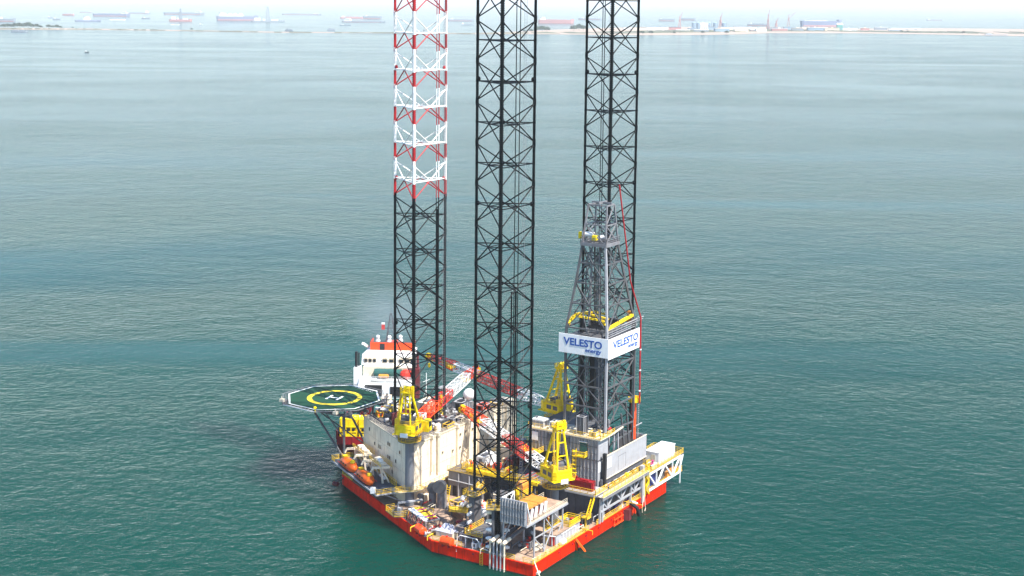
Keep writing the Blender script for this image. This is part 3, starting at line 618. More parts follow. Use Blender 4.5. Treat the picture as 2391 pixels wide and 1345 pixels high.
s = MB(); s.rail([a0 + fn * .3 + Vector((0, 0, 6.45)), a0 + fn * 7.5 + Vector((0, 0, 6.45))], w=.07); s.rail([a1 + fn * .3 + Vector((0, 0, 6.45)), a1 + fn * 7.5 + Vector((0, 0, 6.45))], w=.07); s.rail([a0 + fn * 1.2 + ft * 3 + Vector((0, 0, 6.45)), a1 + fn * 1.2 + Vector((0, 0, 6.45))], w=.09, sp=1.1, h=1.5); s.build('railing', 'rail', bp)
t = thing('raft_canister', 'white box on the platform corner under the lifeboat davit', 'canister', (-22.6, 35.8, 6.45))
s = MB(); s.box(-23.0, -21.9, 35.2, 36.3, 6.45, 7.7, .5); s.bar((-23.1, 35.7, 7.1), (-21.8, 35.7, 7.1), .1, .1); s.build('casing', 'white', t)
t = thing('rescue_float', 'dark red float hanging by the hull below the first lifeboat', 'float', (-19.5, 53, 1))
s = MB(); s.lathe([(.1, -.9), (.55, -.7), (.55, .7), (.1, .9)], (-9.6, 57.0, 1.0), 12, 'y'); s.build('body', 'maroon', t)
s = MB(); s.bar((-9.6, 57.0, 1.5), (-7, 55.8, 2.4), .25); s.build('arm', 'dgrey', t)
# crane boarding station by the pedestal
t = thing('muster_station', 'small yellow railed station on the hull edge in front of the grey pedestal', 'platform', (-22.5, 28.5, 2.85))
s = MB(); s.prism([(-24.9, 28), (-22.6, 32), (-20.6, 31), (-20.6, 26), (-23.4, 26)], 2.85, 3.0); s.build('platform_deck', 'dgrey', t)
s = MB(); s.rail([Vector(p) for p in ((-20.6, 31, 3), (-22.6, 32, 3), (-24.9, 28, 3), (-23.4, 26, 3), (-20.6, 26, 3))], w=.08, h=1.3); s.build('railing', 'rail', t)
s = MB(); s.box(-22.3, -21.4, 28, 29, 3, 4.2); s.bar((-21.8, 29, 5.2), (-17, 25.6, 5.2), .6, .3); s.bar((-21.8, 29, 3), (-21.8, 29, 5.2), .25); s.build('davit_post', 'lgrey', t)
# satellite dome
t = thing('satellite_dome', 'round white satellite dome on a mast above the quarters roof', 'dome', (13.4, 32.9, 17.1))
s = MB(); s.ball((13.4, 32.9, 22.1), 1.5, 24); s.build('radome', 'white', t, smooth=True)
s = MB(); s.lathe([(.9, 0), (.7, .5)], (13.4, 32.9, 20.4), 12)
for a in range(4): s.bar((13.4 + .9 * cos(a * 1.57 + .8), 32.9 + .9 * sin(a * 1.57 + .8), 17.1), (13.4 + .5 * cos(a * 1.57 + .8), 32.9 + .5 * sin(a * 1.57 + .8), 20.5), .14)
s.build('mast', 'lgrey', t)
t = thing('boom_rest', 'grey tripod boom rest beside the white dome on the roof', 'boom rest', (10.5, 39, 17.1))
s = MB()
for p in ((8.5, 40), (12.2, 40.5), (10.5, 37)): s.bar((*p, 17.1), (10.4, 39.2, 23.6), .22)
s.bar((9.2, 39.2, 23.7), (11.8, 39.2, 23.7), .4); s.build('frame', 'lgrey', t)
# ---------------------------------------------------------------- small equipment builders
def cyl_tank(label, cat, c, L, r, rz, m, grp=None, name='tank', saddle='dgrey'):
    t = thing(name, label, cat, c, rz, grp)
    s = MB(); s.lathe([(.05, -L / 2 - r * .35), (r * .7, -L / 2 - r * .2), (r, -L / 2), (r, L / 2), (r * .7, L / 2 + r * .2), (.05, L / 2 + r * .35)], (0, 0, r + .25), 16, 'x'); s.build('shell', m, t, local=True)
    s = MB(); s.box(-L * .3 - .12, -L * .3 + .12, -r * .8, r * .8, 0, r * .8); s.box(L * .3 - .12, L * .3 + .12, -r * .8, r * .8, 0, r * .8); s.build('saddle', saddle, t, local=True)
    s = MB(); s.lathe([(.2, 0), (.2, .3)], (0, 0, 2 * r + .2), 8); s.build('valve', 'red', t, local=True); return t
def vtank(label, cat, c, h, r, m, grp=None, name='tank', cap='dome'):
    t = thing(name, label, cat, c, 0, grp)
    s = MB(); s.lathe([(r, 0), (r, h), (r * .8, h + r * .3), (.05, h + r * .42)] if cap == 'dome' else [(r, 0), (r, h)], (0, 0, 0), 16); s.lathe([(r * 1.05, h * .5 - .05), (r * 1.05, h * .5 + .05)], (0, 0, 0), 16); s.build('shell', m, t, local=True)
    s = MB(); s.ladder((-r - .15, 0, 0), (-r - .15, 0, h), (0, 1, 0), .4, .025); s.build('ladder', 'rail', t, local=True); return t
def module(label, cat, c, L, W, h, rz, m, grp=None, name='equipment_box', top=None, door='dgrey'):
    t = thing(name, label, cat, c, rz, grp); s = MB()
    s.box(-L / 2 + .1, L / 2 - .1, -W / 2 + .1, W / 2 - .1, .15, h - .05); s.build('body', m, t, local=True)
    s = MB()
    for x in (-L / 2, L / 2):
        for y in (-W / 2, W / 2): s.bar((x, y, 0), (x, y, h), .14)
    for z in (.07, h):
        s.bar((-L / 2, -W / 2, z), (L / 2, -W / 2, z), .14); s.bar((-L / 2, W / 2, z), (L / 2, W / 2, z), .14); s.bar((-L / 2, -W / 2, z), (-L / 2, W / 2, z), .14); s.bar((L / 2, -W / 2, z), (L / 2, W / 2, z), .14)
    k = max(1, int(L / .9))
    for i in range(1, k): s.bar((-L / 2 + L * i / k, -W / 2 + .08, .1), (-L / 2 + L * i / k, -W / 2 + .08, h), .07); s.bar((-L / 2 + L * i / k, W / 2 - .08, .1), (-L / 2 + L * i / k, W / 2 - .08, h), .07)
    k = max(1, int(W / .9))
    for i in range(1, k): s.bar((-L / 2 + .08, -W / 2 + W * i / k, .1), (-L / 2 + .08, -W / 2 + W * i / k, h), .07)
    s.build('frame', top or m, t, local=True)
    s = MB(); s.box(-L * .3, L * .1, -W * .3, W * .2, h + .02, h + .18); s.lathe([(.25, 0), (.25, .45), (.4, .5), (.4, .6)], (L * .3, 0, h), 8); s.build('roof_fitting', door, t, local=True)
    s = MB(); s.box(-L / 2 - .03, -L / 2 + .08, -W * .2, W * .15, .25, min(2.1, h * .85)); s.build('door', door, t, local=True); return t
def basket(label, cat, c, L, W, h, rz, m, grp=None):
    t = thing('cargo_basket', label, cat, c, rz, grp); s = MB()
    s.box(-L / 2, L / 2, -W / 2, W / 2, 0, .12); s.build('floor', 'dgrey', t, local=True); s = MB()
    s.rail([Vector(p) for p in ((-L / 2, -W / 2, 0), (L / 2, -W / 2, 0), (L / 2, W / 2, 0), (-L / 2, W / 2, 0), (-L / 2, -W / 2, 0))], h=h, sp=.9, w=.09); s.build('side_frame', m, t, local=True)
    rr = random.Random(int(c[0] * 31 + c[1] * 7))
    for k in range(5):
        s = MB(); x, y = rr.uniform(-L / 2 + .4, L / 2 - .4), rr.uniform(-W / 2 + .3, W / 2 - .3); q = rr.uniform(.2, .35)
        s.box(x - q, x + q, y - q, y + q, .12, .12 + rr.uniform(.3, h)); s.build('contents', rr.choice(['white', 'dgrey', 'red', 'wood', 'lgrey']), t, local=True)
    return t
def cowl(label, c, r, h, rz, m='grey', square=False):
    t = thing('ventilation_cowl', label, 'ventilator', c, rz, 'ventilation cowls'); s = MB(); s.lathe([(r, 0), (r, h)], (0, 0, 0), 16)
    for k in range(5):
        a0, a1 = k * pi / 10, (k + 1) * pi / 10
        s.tube((r * 1.3 * (1 - cos(a0)), 0, h + r * 1.3 * sin(a0)), (r * 1.3 * (1 - cos(a1)), 0, h + r * 1.3 * sin(a1)), r * (1 + k * .04), 14)
    s.build('duct', m, t, local=True); s = MB(); s.tube((r * 1.3, 0, h + r * 1.3), (r * 2.3, 0, h + r * 1.2), r * 1.25, 14, r * 1.4); s.build('mouth', 'dgrey', t, local=True); return t
# ---------------------------------------------------------------- drill floor group
cb = thing('cantilever', 'dark grey cantilever girders and pipe deck carrying the drill floor', 'cantilever', (10, 0, 2.83))
for x0 in (-1.2, 20.0):
    s = MB(); s.box(x0, x0 + 1.4, -12.4, 24, 2.9, 8.9)
    for y in range(-12, 24, 2): s.box(x0 - .12, x0 + 1.52, y, y + .14, 2.9, 8.9)
    s.box(x0 - .35, x0 + 1.75, -12.4, 24, 8.7, 9.0); s.build('girder', 'blue', cb)
s = MB(); s.box(-3.4, 24, -12.6, 24, 9.0, 9.25); s.build('pipe_deck', 'dgrey', cb)
s = MB(); s.rail([Vector((3.4, -12.2, 9.25)), Vector((21, -12.2, 9.25))], w=.08); s.build('railing', 'rail', cb)
for y, r, m in ((-10.9, .16, 'lgrey'), (-11.3, .12, 'dred'), (-11.7, .14, 'creamd')):
    s = MB(); s.tube((3.6, y, 9.5), (20.5, y, 9.5), r, 8); s.build('pipe_run', m, cb)
for x in (5.5, 8.8, 12.4, 15.2, 18.4):
    s = MB(); s.box(x, x + 1.1, -12.1, -11.4, 9.25, 10.1); s.build('junction_box', ['dark', 'lgrey', 'yellow', 'dgrey', 'cream'][int(x) % 5], cb)
s = MB(); s.rail([Vector((-3.3, 24, 9.25)), Vector((-3.3, -3.0, 9.25))], w=.07); s.rail([Vector((23.9, -12.5, 9.25)), Vector((23.9, 24, 9.25))], w=.07); s.rail([Vector((-3.3, 24, 9.25)), Vector((24, 24, 9.25))], w=.07); s.build('railing', 'rail', cb)
s = MB(); s.box(1, 19, -11.5, -11.2, 3, 8.8); s.build('end_bulkhead', 'dgrey', cb)
for x in (-1.5, 21.6):
    s = MB(); s.box(x, x + .6, -13.1, -12.45, 2.9, 9.0); s.build('end_column', 'lgrey', cb)
s = MB(); s.box(18.2, 19.3, -13.3, -12.5, 1.6, 10.6); s.build('corner_column', 'lgrey', cb)
# red tank platform
rp = thing('side_platform', 'yellow railed platform at the foot of the ribbed drill module', 'platform', (0, -8, 9.3))
s = MB(); s.prism([(-3.6, -4.5), (-3.6, -12.4), (2.2, -12.4), (2.2, -4.5)], 9.28, 9.5); s.bar((-3.6, -4.5, 9.3), (-3.6, -12.4, 9.3), .2, .4); s.build('platform_deck', 'lgrey', rp)
s = MB(); s.rail([Vector((-3.5, -4.5, 9.5)), Vector((-3.5, -12.3, 9.5)), Vector((2.2, -12.3, 9.5))], w=.09, h=1.2); s.build('railing', 'rail', rp)
module('dark red double tank unit on the railed platform below the ribbed drill module', 'tank unit', (-1.0, -7.6, 9.5), 5.6, 1.7, 2.1, pi / 2, 'dred', name='mud_tank_unit', top='dred', door='dred')
t = thing('spiral_stair', 'steep yellow stair down from the railed platform to the main deck', 'stair', (-3.0, -12.0, 2.85)); s = MB()
s.bar((-2.9, -12.0, 9.3), (-5.9, -12.2, 5.4), .12, .3); s.bar((-2.9, -11.2, 9.3), (-5.9, -11.4, 5.4), .12, .3)
for k in range(14): f = k / 14; s.bar((-2.9 - 3 * f, -12.0, 9.3 - 3.9 * f), (-2.9 - 3 * f, -11.2, 9.3 - 3.9 * f), .25, .05)
s.rail([Vector((-5.9, -12.3, 5.4)), Vector((-2.9, -12.1, 9.3))], w=.08, h=1.1); s.build('flight', 'yellow', t)
s = MB(); s.box(-7.6, -5.8, -12.6, -10.8, 5.2, 5.35); s.rail([Vector((-5.8, -12.5, 5.35)), Vector((-7.6, -12.5, 5.35)), Vector((-7.6, -10.8, 5.35))], w=.09); s.bar((-6.8, -11.7, 2.85), (-6.8, -11.7, 5.2), .3); s.build('landing', 'rail', t)
# ribbed module
dm = thing('drill_floor_module', 'tall grey ribbed two-storey module under the derrick with hatch and small balcony', 'drill module', (8, -2, 9.3))
s = MB(); s.box(2.9, 7.2, -9.3, 8.6, 15.3, 20.2); s.box(2.9, 7.0, -9.2, -.6, 9.3, 15.3); s.build('core_wall', 'grey', dm)
s = MB(); s.corr((2.86, -9.3), (2.86, 8.6), 15.55, 20.2, .36, .9, out=(-1, 0)); s.corr((2.86, -9.3), (2.86, -.6), 9.35, 15.35, .36, .9, out=(-1, 0)); s.build('ribbed_wall', 'ribgrey', dm)
s = MB(); s.box(2.6, 7.3, -9.6, -9.32, 9.5, 20.2)
for z in (11.4, 13.2, 17.1, 18.7): s.box(2.6, 7.3, -9.63, -9.6, z, z + .06)
s.build('smooth_wall', 'lgrey', dm)
for z in (11.3, 13.3, 17.0, 18.6):
    s = MB(); s.bar((2.44, -9.2, z), (2.44, -.7 if z < 15 else 8.5, z), .06, .09); s.build('wall_rail', 'dgrey', dm)
s = MB(); s.box(2.45, 7.4, -9.7, 8.7, 15.3, 15.55); s.build('storey_beam', 'dgrey', dm)
for y in (-9.55, 8.6, -4.6): s = MB(); s.box(2.5, 2.85, y - .12, y + .12, 9.4 if y < 0 else 15.4, 20.25); s.build('corner_post', 'lgrey', dm)
s = MB(); s.box(2.25, 9.5, -10.3, 9.2, 20.25, 20.5); s.build('drill_floor_deck', 'creamd', dm)
s = MB(); s.box(9.5, 19.5, -3.0, 9.2, 19.8, 20.3); s.build('rear_floor', 'dgrey', dm)
s = MB(); s.bar((7.3, -10.2, 20.4), (13.5, -10.2, 20.9), .3, .35); s.build('floor_beam', 'creamd', dm)
s = MB(); s.rail([Vector((9.4, -10.2, 20.5)), Vector((2.35, -10.2, 20.5)), Vector((2.35, 9.1, 20.5)), Vector((14, 9.1, 20.5))], w=.08); s.build('floor_railing', 'rail', dm)
s = MB(); s.box(2.45, 2.7, -6.6, -4.9, 17.0, 19.2); s.build('hatch', 'dgreen', dm)
s = MB(); s.box(2.35, 2.6, -6.8, -4.7, 19.2, 19.35); s.build('hatch_hood', 'white', dm)
s = MB(); s.box(1.0, 2.5, -6.8, -4.4, 16.0, 16.15); s.rail([Vector((2.4, -6.8, 16.15)), Vector((1.05, -6.8, 16.15)), Vector((1.05, -4.4, 16.15))], w=.1); s.build('balcony', 'yellow', dm)
s = MB(); s.ladder((1.5, -4.0, 10.6), (1.5, -4.0, 17.6), (1, -.5, 0), .9, .07); 
for z in range(11, 18): s.lathe([(.62, z), (.62, z + .08)], (1.5, -4.0, 0), 8)
s.build('caged_ladder', 'yellow', dm)
s = MB(); s.box(-.2, 2.6, 4.8, 9.4, 15.2, 15.4); s.rail([Vector((2.4, 4.8, 15.4)), Vector((-.15, 4.8, 15.4)), Vector((-.15, 9.4, 15.4)), Vector((2.5, 9.4, 15.4))], w=.08); s.build('side_balcony', 'rail', dm)
s = MB(); s.box(3.6, 19, -.4, 8, 9.3, 20.2); s.build('inner_bulkhead', 'dark', dm)
for y in (7.2, 3.0, -1.2):
    s = MB(); s.box(2.4, 2.62, y - .8, y + .8, 17.6 if y > 6 else 17.9, 19.6); s.build('louvre', 'dgrey' if y < 6 else 'white', dm)
for x0, x1, z0, z1 in ((2.7, 4.4, 12.6, 15.0), (4.9, 6.9, 13.2, 15.6)):
    s = MB(); s.box(x0, x1, -9.68 if x0 < 3 else -10.82, -9.64 if x0 < 3 else -10.74, z0, z1); s.build('blank_sign', 'white', dm)
ww = thing('wind_wall', 'long smooth light grey wind wall along the drill floor edge', 'wind wall', (15, -10.7, 9.3))
s = MB(); s.box(4.1, 25.1, -10.7, -10.5, 10.9, 16.1); s.box(25.0, 25.15, -10.7, -3, 10.9, 16.1); s.build('panel', 'lgrey', ww)
s = MB(); s.box(10.5, 10.6, -10.73, -10.7, 11.4, 14.6); s.box(10.5, 14.3, -10.73, -10.7, 14.6, 14.7); s.box(14.2, 14.3, -10.73, -10.7, 11.4, 14.6); s.build('door_frame', 'grey', ww)
s = MB(); s.box(4.0, 25.2, -10.75, -10.45, 16.1, 16.25); s.box(4, 25.2, -10.8, -10.4, 10.7, 10.9); s.build('edge_trim', 'creamd', ww)
s = MB(); s.bar((3.9, -10.6, 9.3), (3.9, -10.6, 17.0), .75, .75); s.build('drag_chain_post', 'dark', ww)
s = MB(); s.box(3, 25, -10.4, -9.9, 9.3, 10.9); s.build('support_skirt', 'dgrey', ww)
for nm, c, L, W, h, m in (('white topped air unit at the back left of the drill floor, farther from the derrick', (4.6, 7.0, 20.5), 3.2, 2.6, 1.6, 'white'), ('white topped air unit on the drill floor beside the tall crane frame', (4.6, 2.2, 20.5), 3.2, 2.6, 1.6, 'white')):
    t = module(nm, 'air unit', c, L, W, h, pi / 2, 'lgrey', 'air units on the drill floor', 'air_unit', 'white'); s = MB(); s.box(-L / 2, L / 2, -W / 2, W / 2, h + .1, h + .22); s.lathe([(.5, h + .22), (.5, h + .3)], (-.7, 0, 0), 10); s.build('top_plate', 'white', t, local=True)
module('tall slim dark grey louvred cabinet standing on the drill floor', 'cabinet', (4.6, -4.2, 20.5), 2.1, 1.9, 4.2, 0, 'dgrey', name='louvred_cabinet', top='lgrey')
module('cream equipment locker beside the louvred cabinet on the drill floor', 'locker', (4.6, -7.6, 20.5), 2.4, 1.6, 1.1, 0, 'cream', name='locker', top='rail')
# ---------------------------------------------------------------- derrick
sb = thing('substructure', 'open grey columns and braces between the ribbed module and the wind wall', 'substructure', (14, -8, 9.3))
for (p_, q_) in (((19, -9.95, 9.3), (19, -9.95, 21.6)), ((9.2, -9.4, 9.3), (11.2, -9.6, 19.8)), ((12.6, -9.6, 9.3), (12.0, -9.6, 21)), ((15.6, -9.8, 12), (13.2, -9.8, 24)), ((17.8, -9.9, 12), (15.4, -9.9, 26.2)), ((9.2, -9.5, 14.2), (18, -9.7, 15.2)), ((9.6, -9.5, 18), (18.6, -9.8, 18.6)), ((10.4, -9.5, 12), (10.4, -9.5, 20)), ((14.5, -6, 9.3), (14.5, -6, 20.5)), ((18, -4, 9.3), (18, -4, 20.5)), ((19, -10, 20.8), (9.5, -10, 21.4)), ((19, 0.6, 9.3), (19, .6, 21.6))):
    s = MB(); s.bar(p_, q_, .34); s.build('member', 'lgrey' if p_[0] % 2 < 1 else 'derrick', sb)
s = MB(); s.box(10.5, 12.5, -8.5, -6.5, 9.3, 13.5); s.build('choke_skid', 'tan', sb); s = MB(); s.box(13.5, 16.5, -8.8, -6.0, 9.3, 12.2); s.build('stack_frame', 'dred', sb); s = MB(); s.tube((12, -5, 9.3), (12, -5, 20.4), .7, 12); s.build('riser', 'grey', sb)
dk = thing('derrick', 'tapering galvanised steel derrick with white sign boards and yellow racking board', 'derrick', (12, -4.6, 20.5))
LV = [(21.5, 7.0, 5.35, 12.0, -4.65), (26.9, 7.0, 5.35, 12.0, -4.65), (31.7, 7.0, 5.35, 12, -4.65), (36.4, 7, 5.35, 12, -4.65), (41, 7, 5.35, 12, -4.65), (45.0, 6.9, 5.3, 12, -4.65), (50.6, 5.6, 4.6, 11.5, -4.75), (55.4, 4.6, 4.0, 11.1, -4.85), (60.0, 3.7, 3.5, 10.7, -4.95), (64.4, 3.0, 3.0, 10.3, -5.0)]
def dc(l): z, a, b, cx, cy = l; return [Vector((cx - a, cy - b, z)), Vector((cx + a, cy - b, z)), Vector((cx + a, cy + b, z)), Vector((cx - a, cy + b, z))]
for j in range(4):
    s = MB()
    for a, b in zip(LV, LV[1:]): s.bar(dc(a)[j], dc(b)[j], .5 if a[0] < 45 else .45)
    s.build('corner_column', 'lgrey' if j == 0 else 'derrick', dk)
for k in range(1, len(LV)):
    c0, c1 = dc(LV[k - 1]), dc(LV[k])
    for j in range(4):
        q = (j + 1) % 4
        s = MB(); s.bar(c1[j], c1[q], .32 if k < 6 else .28); s.build('girt', 'derrick', dk)
        if k == 5: continue
        mid = (c1[j] + c1[q]) / 2; s = MB(); w = .23 if k < 6 else .22
        if k in (1,): s.bar(c0[j], mid, w); s.bar(c0[q], mid, w)
        elif k % 2 == 0: s.bar(c0[j].lerp(c0[q], .0), mid, w); s.bar(mid, c0[q], w); s.bar((c0[j] + c0[q]) / 2, c1[j].lerp(mid, .5), w * .7)
        else: s.bar(c1[j], (c0[j] + c0[q]) / 2, w); s.bar(c1[q], (c0[j] + c0[q]) / 2, w); s.bar(mid, c0[j].lerp(c0[q], .25), w * .7)
        s.build('diagonal_brace', 'derrick', dk)
    if k >= 6:
        s = MB(); s.bar(c1[0], c1[2], .12); s.bar(c1[1], c1[3], .12); s.build('plan_brace', 'derrick', dk)
rr = random.Random(3)
for i, (x, y) in enumerate(((8.0, -2.5), (9.3, .2), (10.6, -5.2), (13.0, -4.2), (14.2, .1), (9.6, -6.6), (16.6, -6.0), (15.2, -2.0))):   # guide rails, dollies, service lines
    s = MB(); zt = (63, 62, 64, 64, 60, 52, 47, 63)[i]; s.bar((x, y, 20.6), (10.4 + (x - 12) * .4 if zt > 50 else x, -4.9 + (y + 4.8) * .5 if zt > 50 else y, zt), .24, .18); s.build('guide_rail', 'dgrey' if i % 2 else 'grey', dk)
for x, y in ((14.5, -1.2), (9.0, -1.4)):   # stands of drill pipe racked in the derrick
    for a in range(4):
        for b in range(3):
            s = MB(); s.tube((x + a * .5, y + b * .45, 20.6), (x + a * .5, y + b * .45, 46.8), .085, 5); s.build('racked_pipe', 'dark', dk)
s = MB(); s.bar((7.6, -8.6, 20.6), (7.6, -8.6, 43.5), .9, .8); s.build('cable_tray', 'dark', dk)
s = MB(); s.ladder((18.4, -1.5, 20.6), (18.4, -1.5, 44), (0, 1, 0), .7, .04); s.ladder((17.9, -3.5, 44), (12.9, -4.6, 64), (0, 1, 0), .6, .04); s.build('ladder', 'lgrey', dk)
s = MB(); s.box(17.2, 18.6, -8.5, -5.0, 20.6, 39); 
s = MB()
for k in range(30): z = 22 + k * .7; s.bar((18.7, -4.2, z), (18.7, -.2, z + .1), .05, .3)
s.build('back_screen', 'grey', dk)
s = MB(); s.lathe([(.6, 0), (.9, .4), (.9, 1.3), (.4, 1.9)], (12.0, -4.5, 33), 10); s.box(11.2, 12.8, -5.4, -3.6, 34.8, 37); s.box(11.5, 12.5, -5.1, -3.9, 29.5, 33); s.build('top_drive', 'blue', dk)
s = MB(); s.tube((12, -4.5, 37), (10.4, -5.0, 64), .06, 5); s.tube((12.3, -4.5, 37), (10.7, -5.0, 64), .06, 5); s.build('drill_line', 'cable', dk)
# racking board with yellow beams
for p, q, w in (((5.4, .4, 45.6), (8.4, .2, 47.4), .9), ((8.4, .2, 47.4), (16.6, -.6, 46.6), .8), ((16.6, -.6, 46.6), (18.2, -2.4, 46.0), .6), ((5.7, -9.6, 45.5), (18.3, -9.7, 46.7), .85), ((8.6, -.2, 47), (10.6, -6, 46.2), .6), ((10.6, -6, 46.2), (10.8, -7, 43.4), .6), ((12.6, -.8, 46.8), (12.9, -6.2, 46.2), .5)):
    s = MB(); s.bar(p, q, .55, w * .75); s.build('racking_beam', 'yellow', dk)
s = MB()
for k in range(16): s.bar((6.5 + k * .7, -8.6, 45.2), (6.5 + k * .7, -3.4, 45.2), .14, .14)
s.build('racking_finger', 'dark', dk)
s = MB(); s.rail([Vector((4.9, -10.1, 43.6)), Vector((19.2, -10.1, 43.9)), Vector((20.6, -10.1, 44.3))], w=.09, h=1.7, sp=2.6); s.bar((12, -10.2, 45.4), (22.6, -10.4, 45.7), .12); s.bar((13, -10.2, 44.9), (22.4, -10.4, 45.2), .1); s.build('board_railing', 'lgrey', dk)
s = MB(); s.box(5.2, 18.8, -9.9, .5, 42.9, 43.1); s.build('board_grating', 'dgrey', dk)
s = MB(); s.box(18.3, 19.3, -9.4, -8.2, 44.6, 47.4); s.build('windguard', 'tan', dk)
# sign boards
def text_on(txt, size, ori, xdir, nrm, parent, bold=.0, name='sign_lettering', wid=1.0):
    cu = bpy.data.curves.new('t', 'FONT'); cu.body = txt; cu.size = size; cu.extrude = .02; cu.offset = bold; cu.resolution_u = 4
    ob = bpy.data.objects.new('t', cu); col.objects.link(ob); dg = bpy.context.evaluated_depsgraph_get(); dg.update()
    me = bpy.data.meshes.new_from_object(ob.evaluated_get(dg)); bpy.data.objects.remove(ob)
    xd = Vector(xdir); up_ = Vector((0, 0, 1)); nm = Vector(nrm); xs = [v.co.x for v in me.vertices]; x0, x1 = min(xs), max(xs); sc_ = wid / (x1 - x0)
    org = Vector(ori) - ORG[parent.name]
    for v in me.vertices: v.co = org + xd * ((v.co.x - x0) * sc_) + up_ * v.co.y + nm * (v.co.z + .03)
    me.materials.clear(); me.materials.append(M['signblue']); o = bpy.data.objects.new(name, me); col.objects.link(o); o.parent = parent; ORG[o.name] = ORG[parent.name]; return o
s = MB(); s.box(4.35, 4.5, -10.75, 2.2, 39.1, 43.55); b1 = s.build('sign_board', 'signwhite', dk)
s = MB(); s.box(4.5, 20.9, -10.75, -10.6, 38.75, 43.45); b2 = s.build('sign_board', 'signwhite', dk)
s = MB(); s.box(4.55, 4.75, -10.5, 2.1, 39.2, 39.5); s.box(4.55, 4.75, -10.5, 2.1, 43.1, 43.4); s.box(4.7, 20.8, -10.55, -10.35, 39, 39.3); s.box(4.7, 20.8, -10.55, -10.35, 42.9, 43.2); s.build('sign_frame', 'grey', dk)
text_on('VELESTO', 2.35, (4.35, .95, 41.1), (0, -1, 0), (-1, 0, 0), b1, .06, wid=10.1)
text_on('energy', 1.35, (4.35, -4.8, 39.95), (0, -1, 0), (-1, 0, 0), b1, .03, wid=4.2)
text_on('VELESTO', 2.35, (6.6, -10.75, 40.9), (1, 0, 0), (0, -1, 0), b2, .06, wid=12.6)
text_on('energy', 1.35, (14.2, -10.75, 39.75), (1, 0, 0), (0, -1, 0), b2, .03, wid=5.0)
# crown
s = MB(); s.box(7.5, 15.2, -8.7, -1.4, 63.6, 65.4)
s.v = []; s.f = []; s.m = []
a = dc(LV[-1])
for j in range(4): p, q = a[j] + (a[j] - Vector((10.3, -5, 64.4))).normalized() * .45, a[(j + 1) % 4] + (a[(j + 1) % 4] - Vector((10.3, -5, 64.4))).normalized() * .45; s.bar(p, q, .22, .7); s.rail([p + Vector((0, 0, .35)), q + Vector((0, 0, .35))], w=.09, h=1.3)
s.box(7.2, 13.4, -8.1, -1.9, 64.0, 64.1); s.build('crown_platform', 'grey', dk)
s = MB(); s.lathe([(.6, -1.4), (.6, 1.4)], (8.3, -3.0, 66.6), 16, 'y'); s.build('crown_sheave', 'white', dk); s = MB(); s.lathe([(.6, -1.0), (.6, 1.0)], (10.4, -5, 65.6), 14, 'x'); s.build('crown_sheave', 'lgrey', dk)
s = MB(); s.box(7.0, 8.2, -5.6, -4.6, 65.4, 66.6); s.build('crown_motor', 'byellow', dk); s = MB(); s.box(8.2, 8.9, -1.2, -.4, 65.4, 66.9); s.build('crown_motor', 'byellow', dk)
top = [Vector((8.6, -7.5, 73.4)), Vector((12.2, -7.5, 73.4)), Vector((12.2, -2.7, 73.4)), Vector((8.6, -2.7, 73.4))]
for j in range(4):
    s = MB(); s.bar(a[j] + Vector((0, 0, .4)), top[j], .34); s.build('gin_pole_leg', 'grey', dk)
    s = MB(); m0 = a[j].lerp(top[j], .5); m1 = a[(j + 1) % 4].lerp(top[(j + 1) % 4], .5); s.bar(m0, m1, .26); s.bar(m0, top[(j + 1) % 4], .2); s.bar(a[(j + 1) % 4], m0, .2); s.bar(a[j], m1, .2); s.bar(top[j], top[(j + 1) % 4], .3); s.build('gin_pole_brace', 'grey', dk)
s = MB(); s.bar((8.6, -5.4, 73.9), (12.4, -5.4, 73.9), .3, .5); s.bar((10.4, -7.8, 73.9), (10.4, -2.6, 73.9), .25, .4); s.build('gin_beam', 'grey', dk)
fl = thing('vent_line', 'thin red vent pipe running up the right side of the derrick', 'pipe', (19.4, -10.9, 16)); 
s = MB(); s.path([(20.4, -10.9, 25), (20.1, -10.9, 46), (16.6, -9.8, 55), (12.4, -8.6, 78)], .17, 8); s.path([(20.75, -10.9, 25), (20.45, -10.9, 46)], .07, 6)
s.k = 1
for f in (28, 33, 38): s.lathe([(.28, 0), (.28, .25)], (20.3, -10.9, f), 8)
s.build('pipe', ['legred', 'white'], fl)
t = thing('flare_column', 'orange red column with round yellow platform behind the wind wall', 'column', (20.9, -9.2, 16))
s = MB(); s.lathe([(.62, 16), (.62, 25.0)], (20.9, -9.2, 0), 16); s.build('column', 'ored', t)
s = MB(); s.lathe([(1.1, 24.9), (1.5, 25.1), (1.5, 26.2), (1.35, 26.2), (1.3, 25.2)], (21.1, -9.2, 0), 14); s.build('round_platform', 'yellow', t)
s = MB(); s.bar((20, -9.4, 19), (23, -10.4, 19.6), .18); s.ladder((22.6, -9.6, 16), (22.6, -9.6, 25), (1, 0, 0), .5, .03); s.build('ladder', 'lgrey', t)
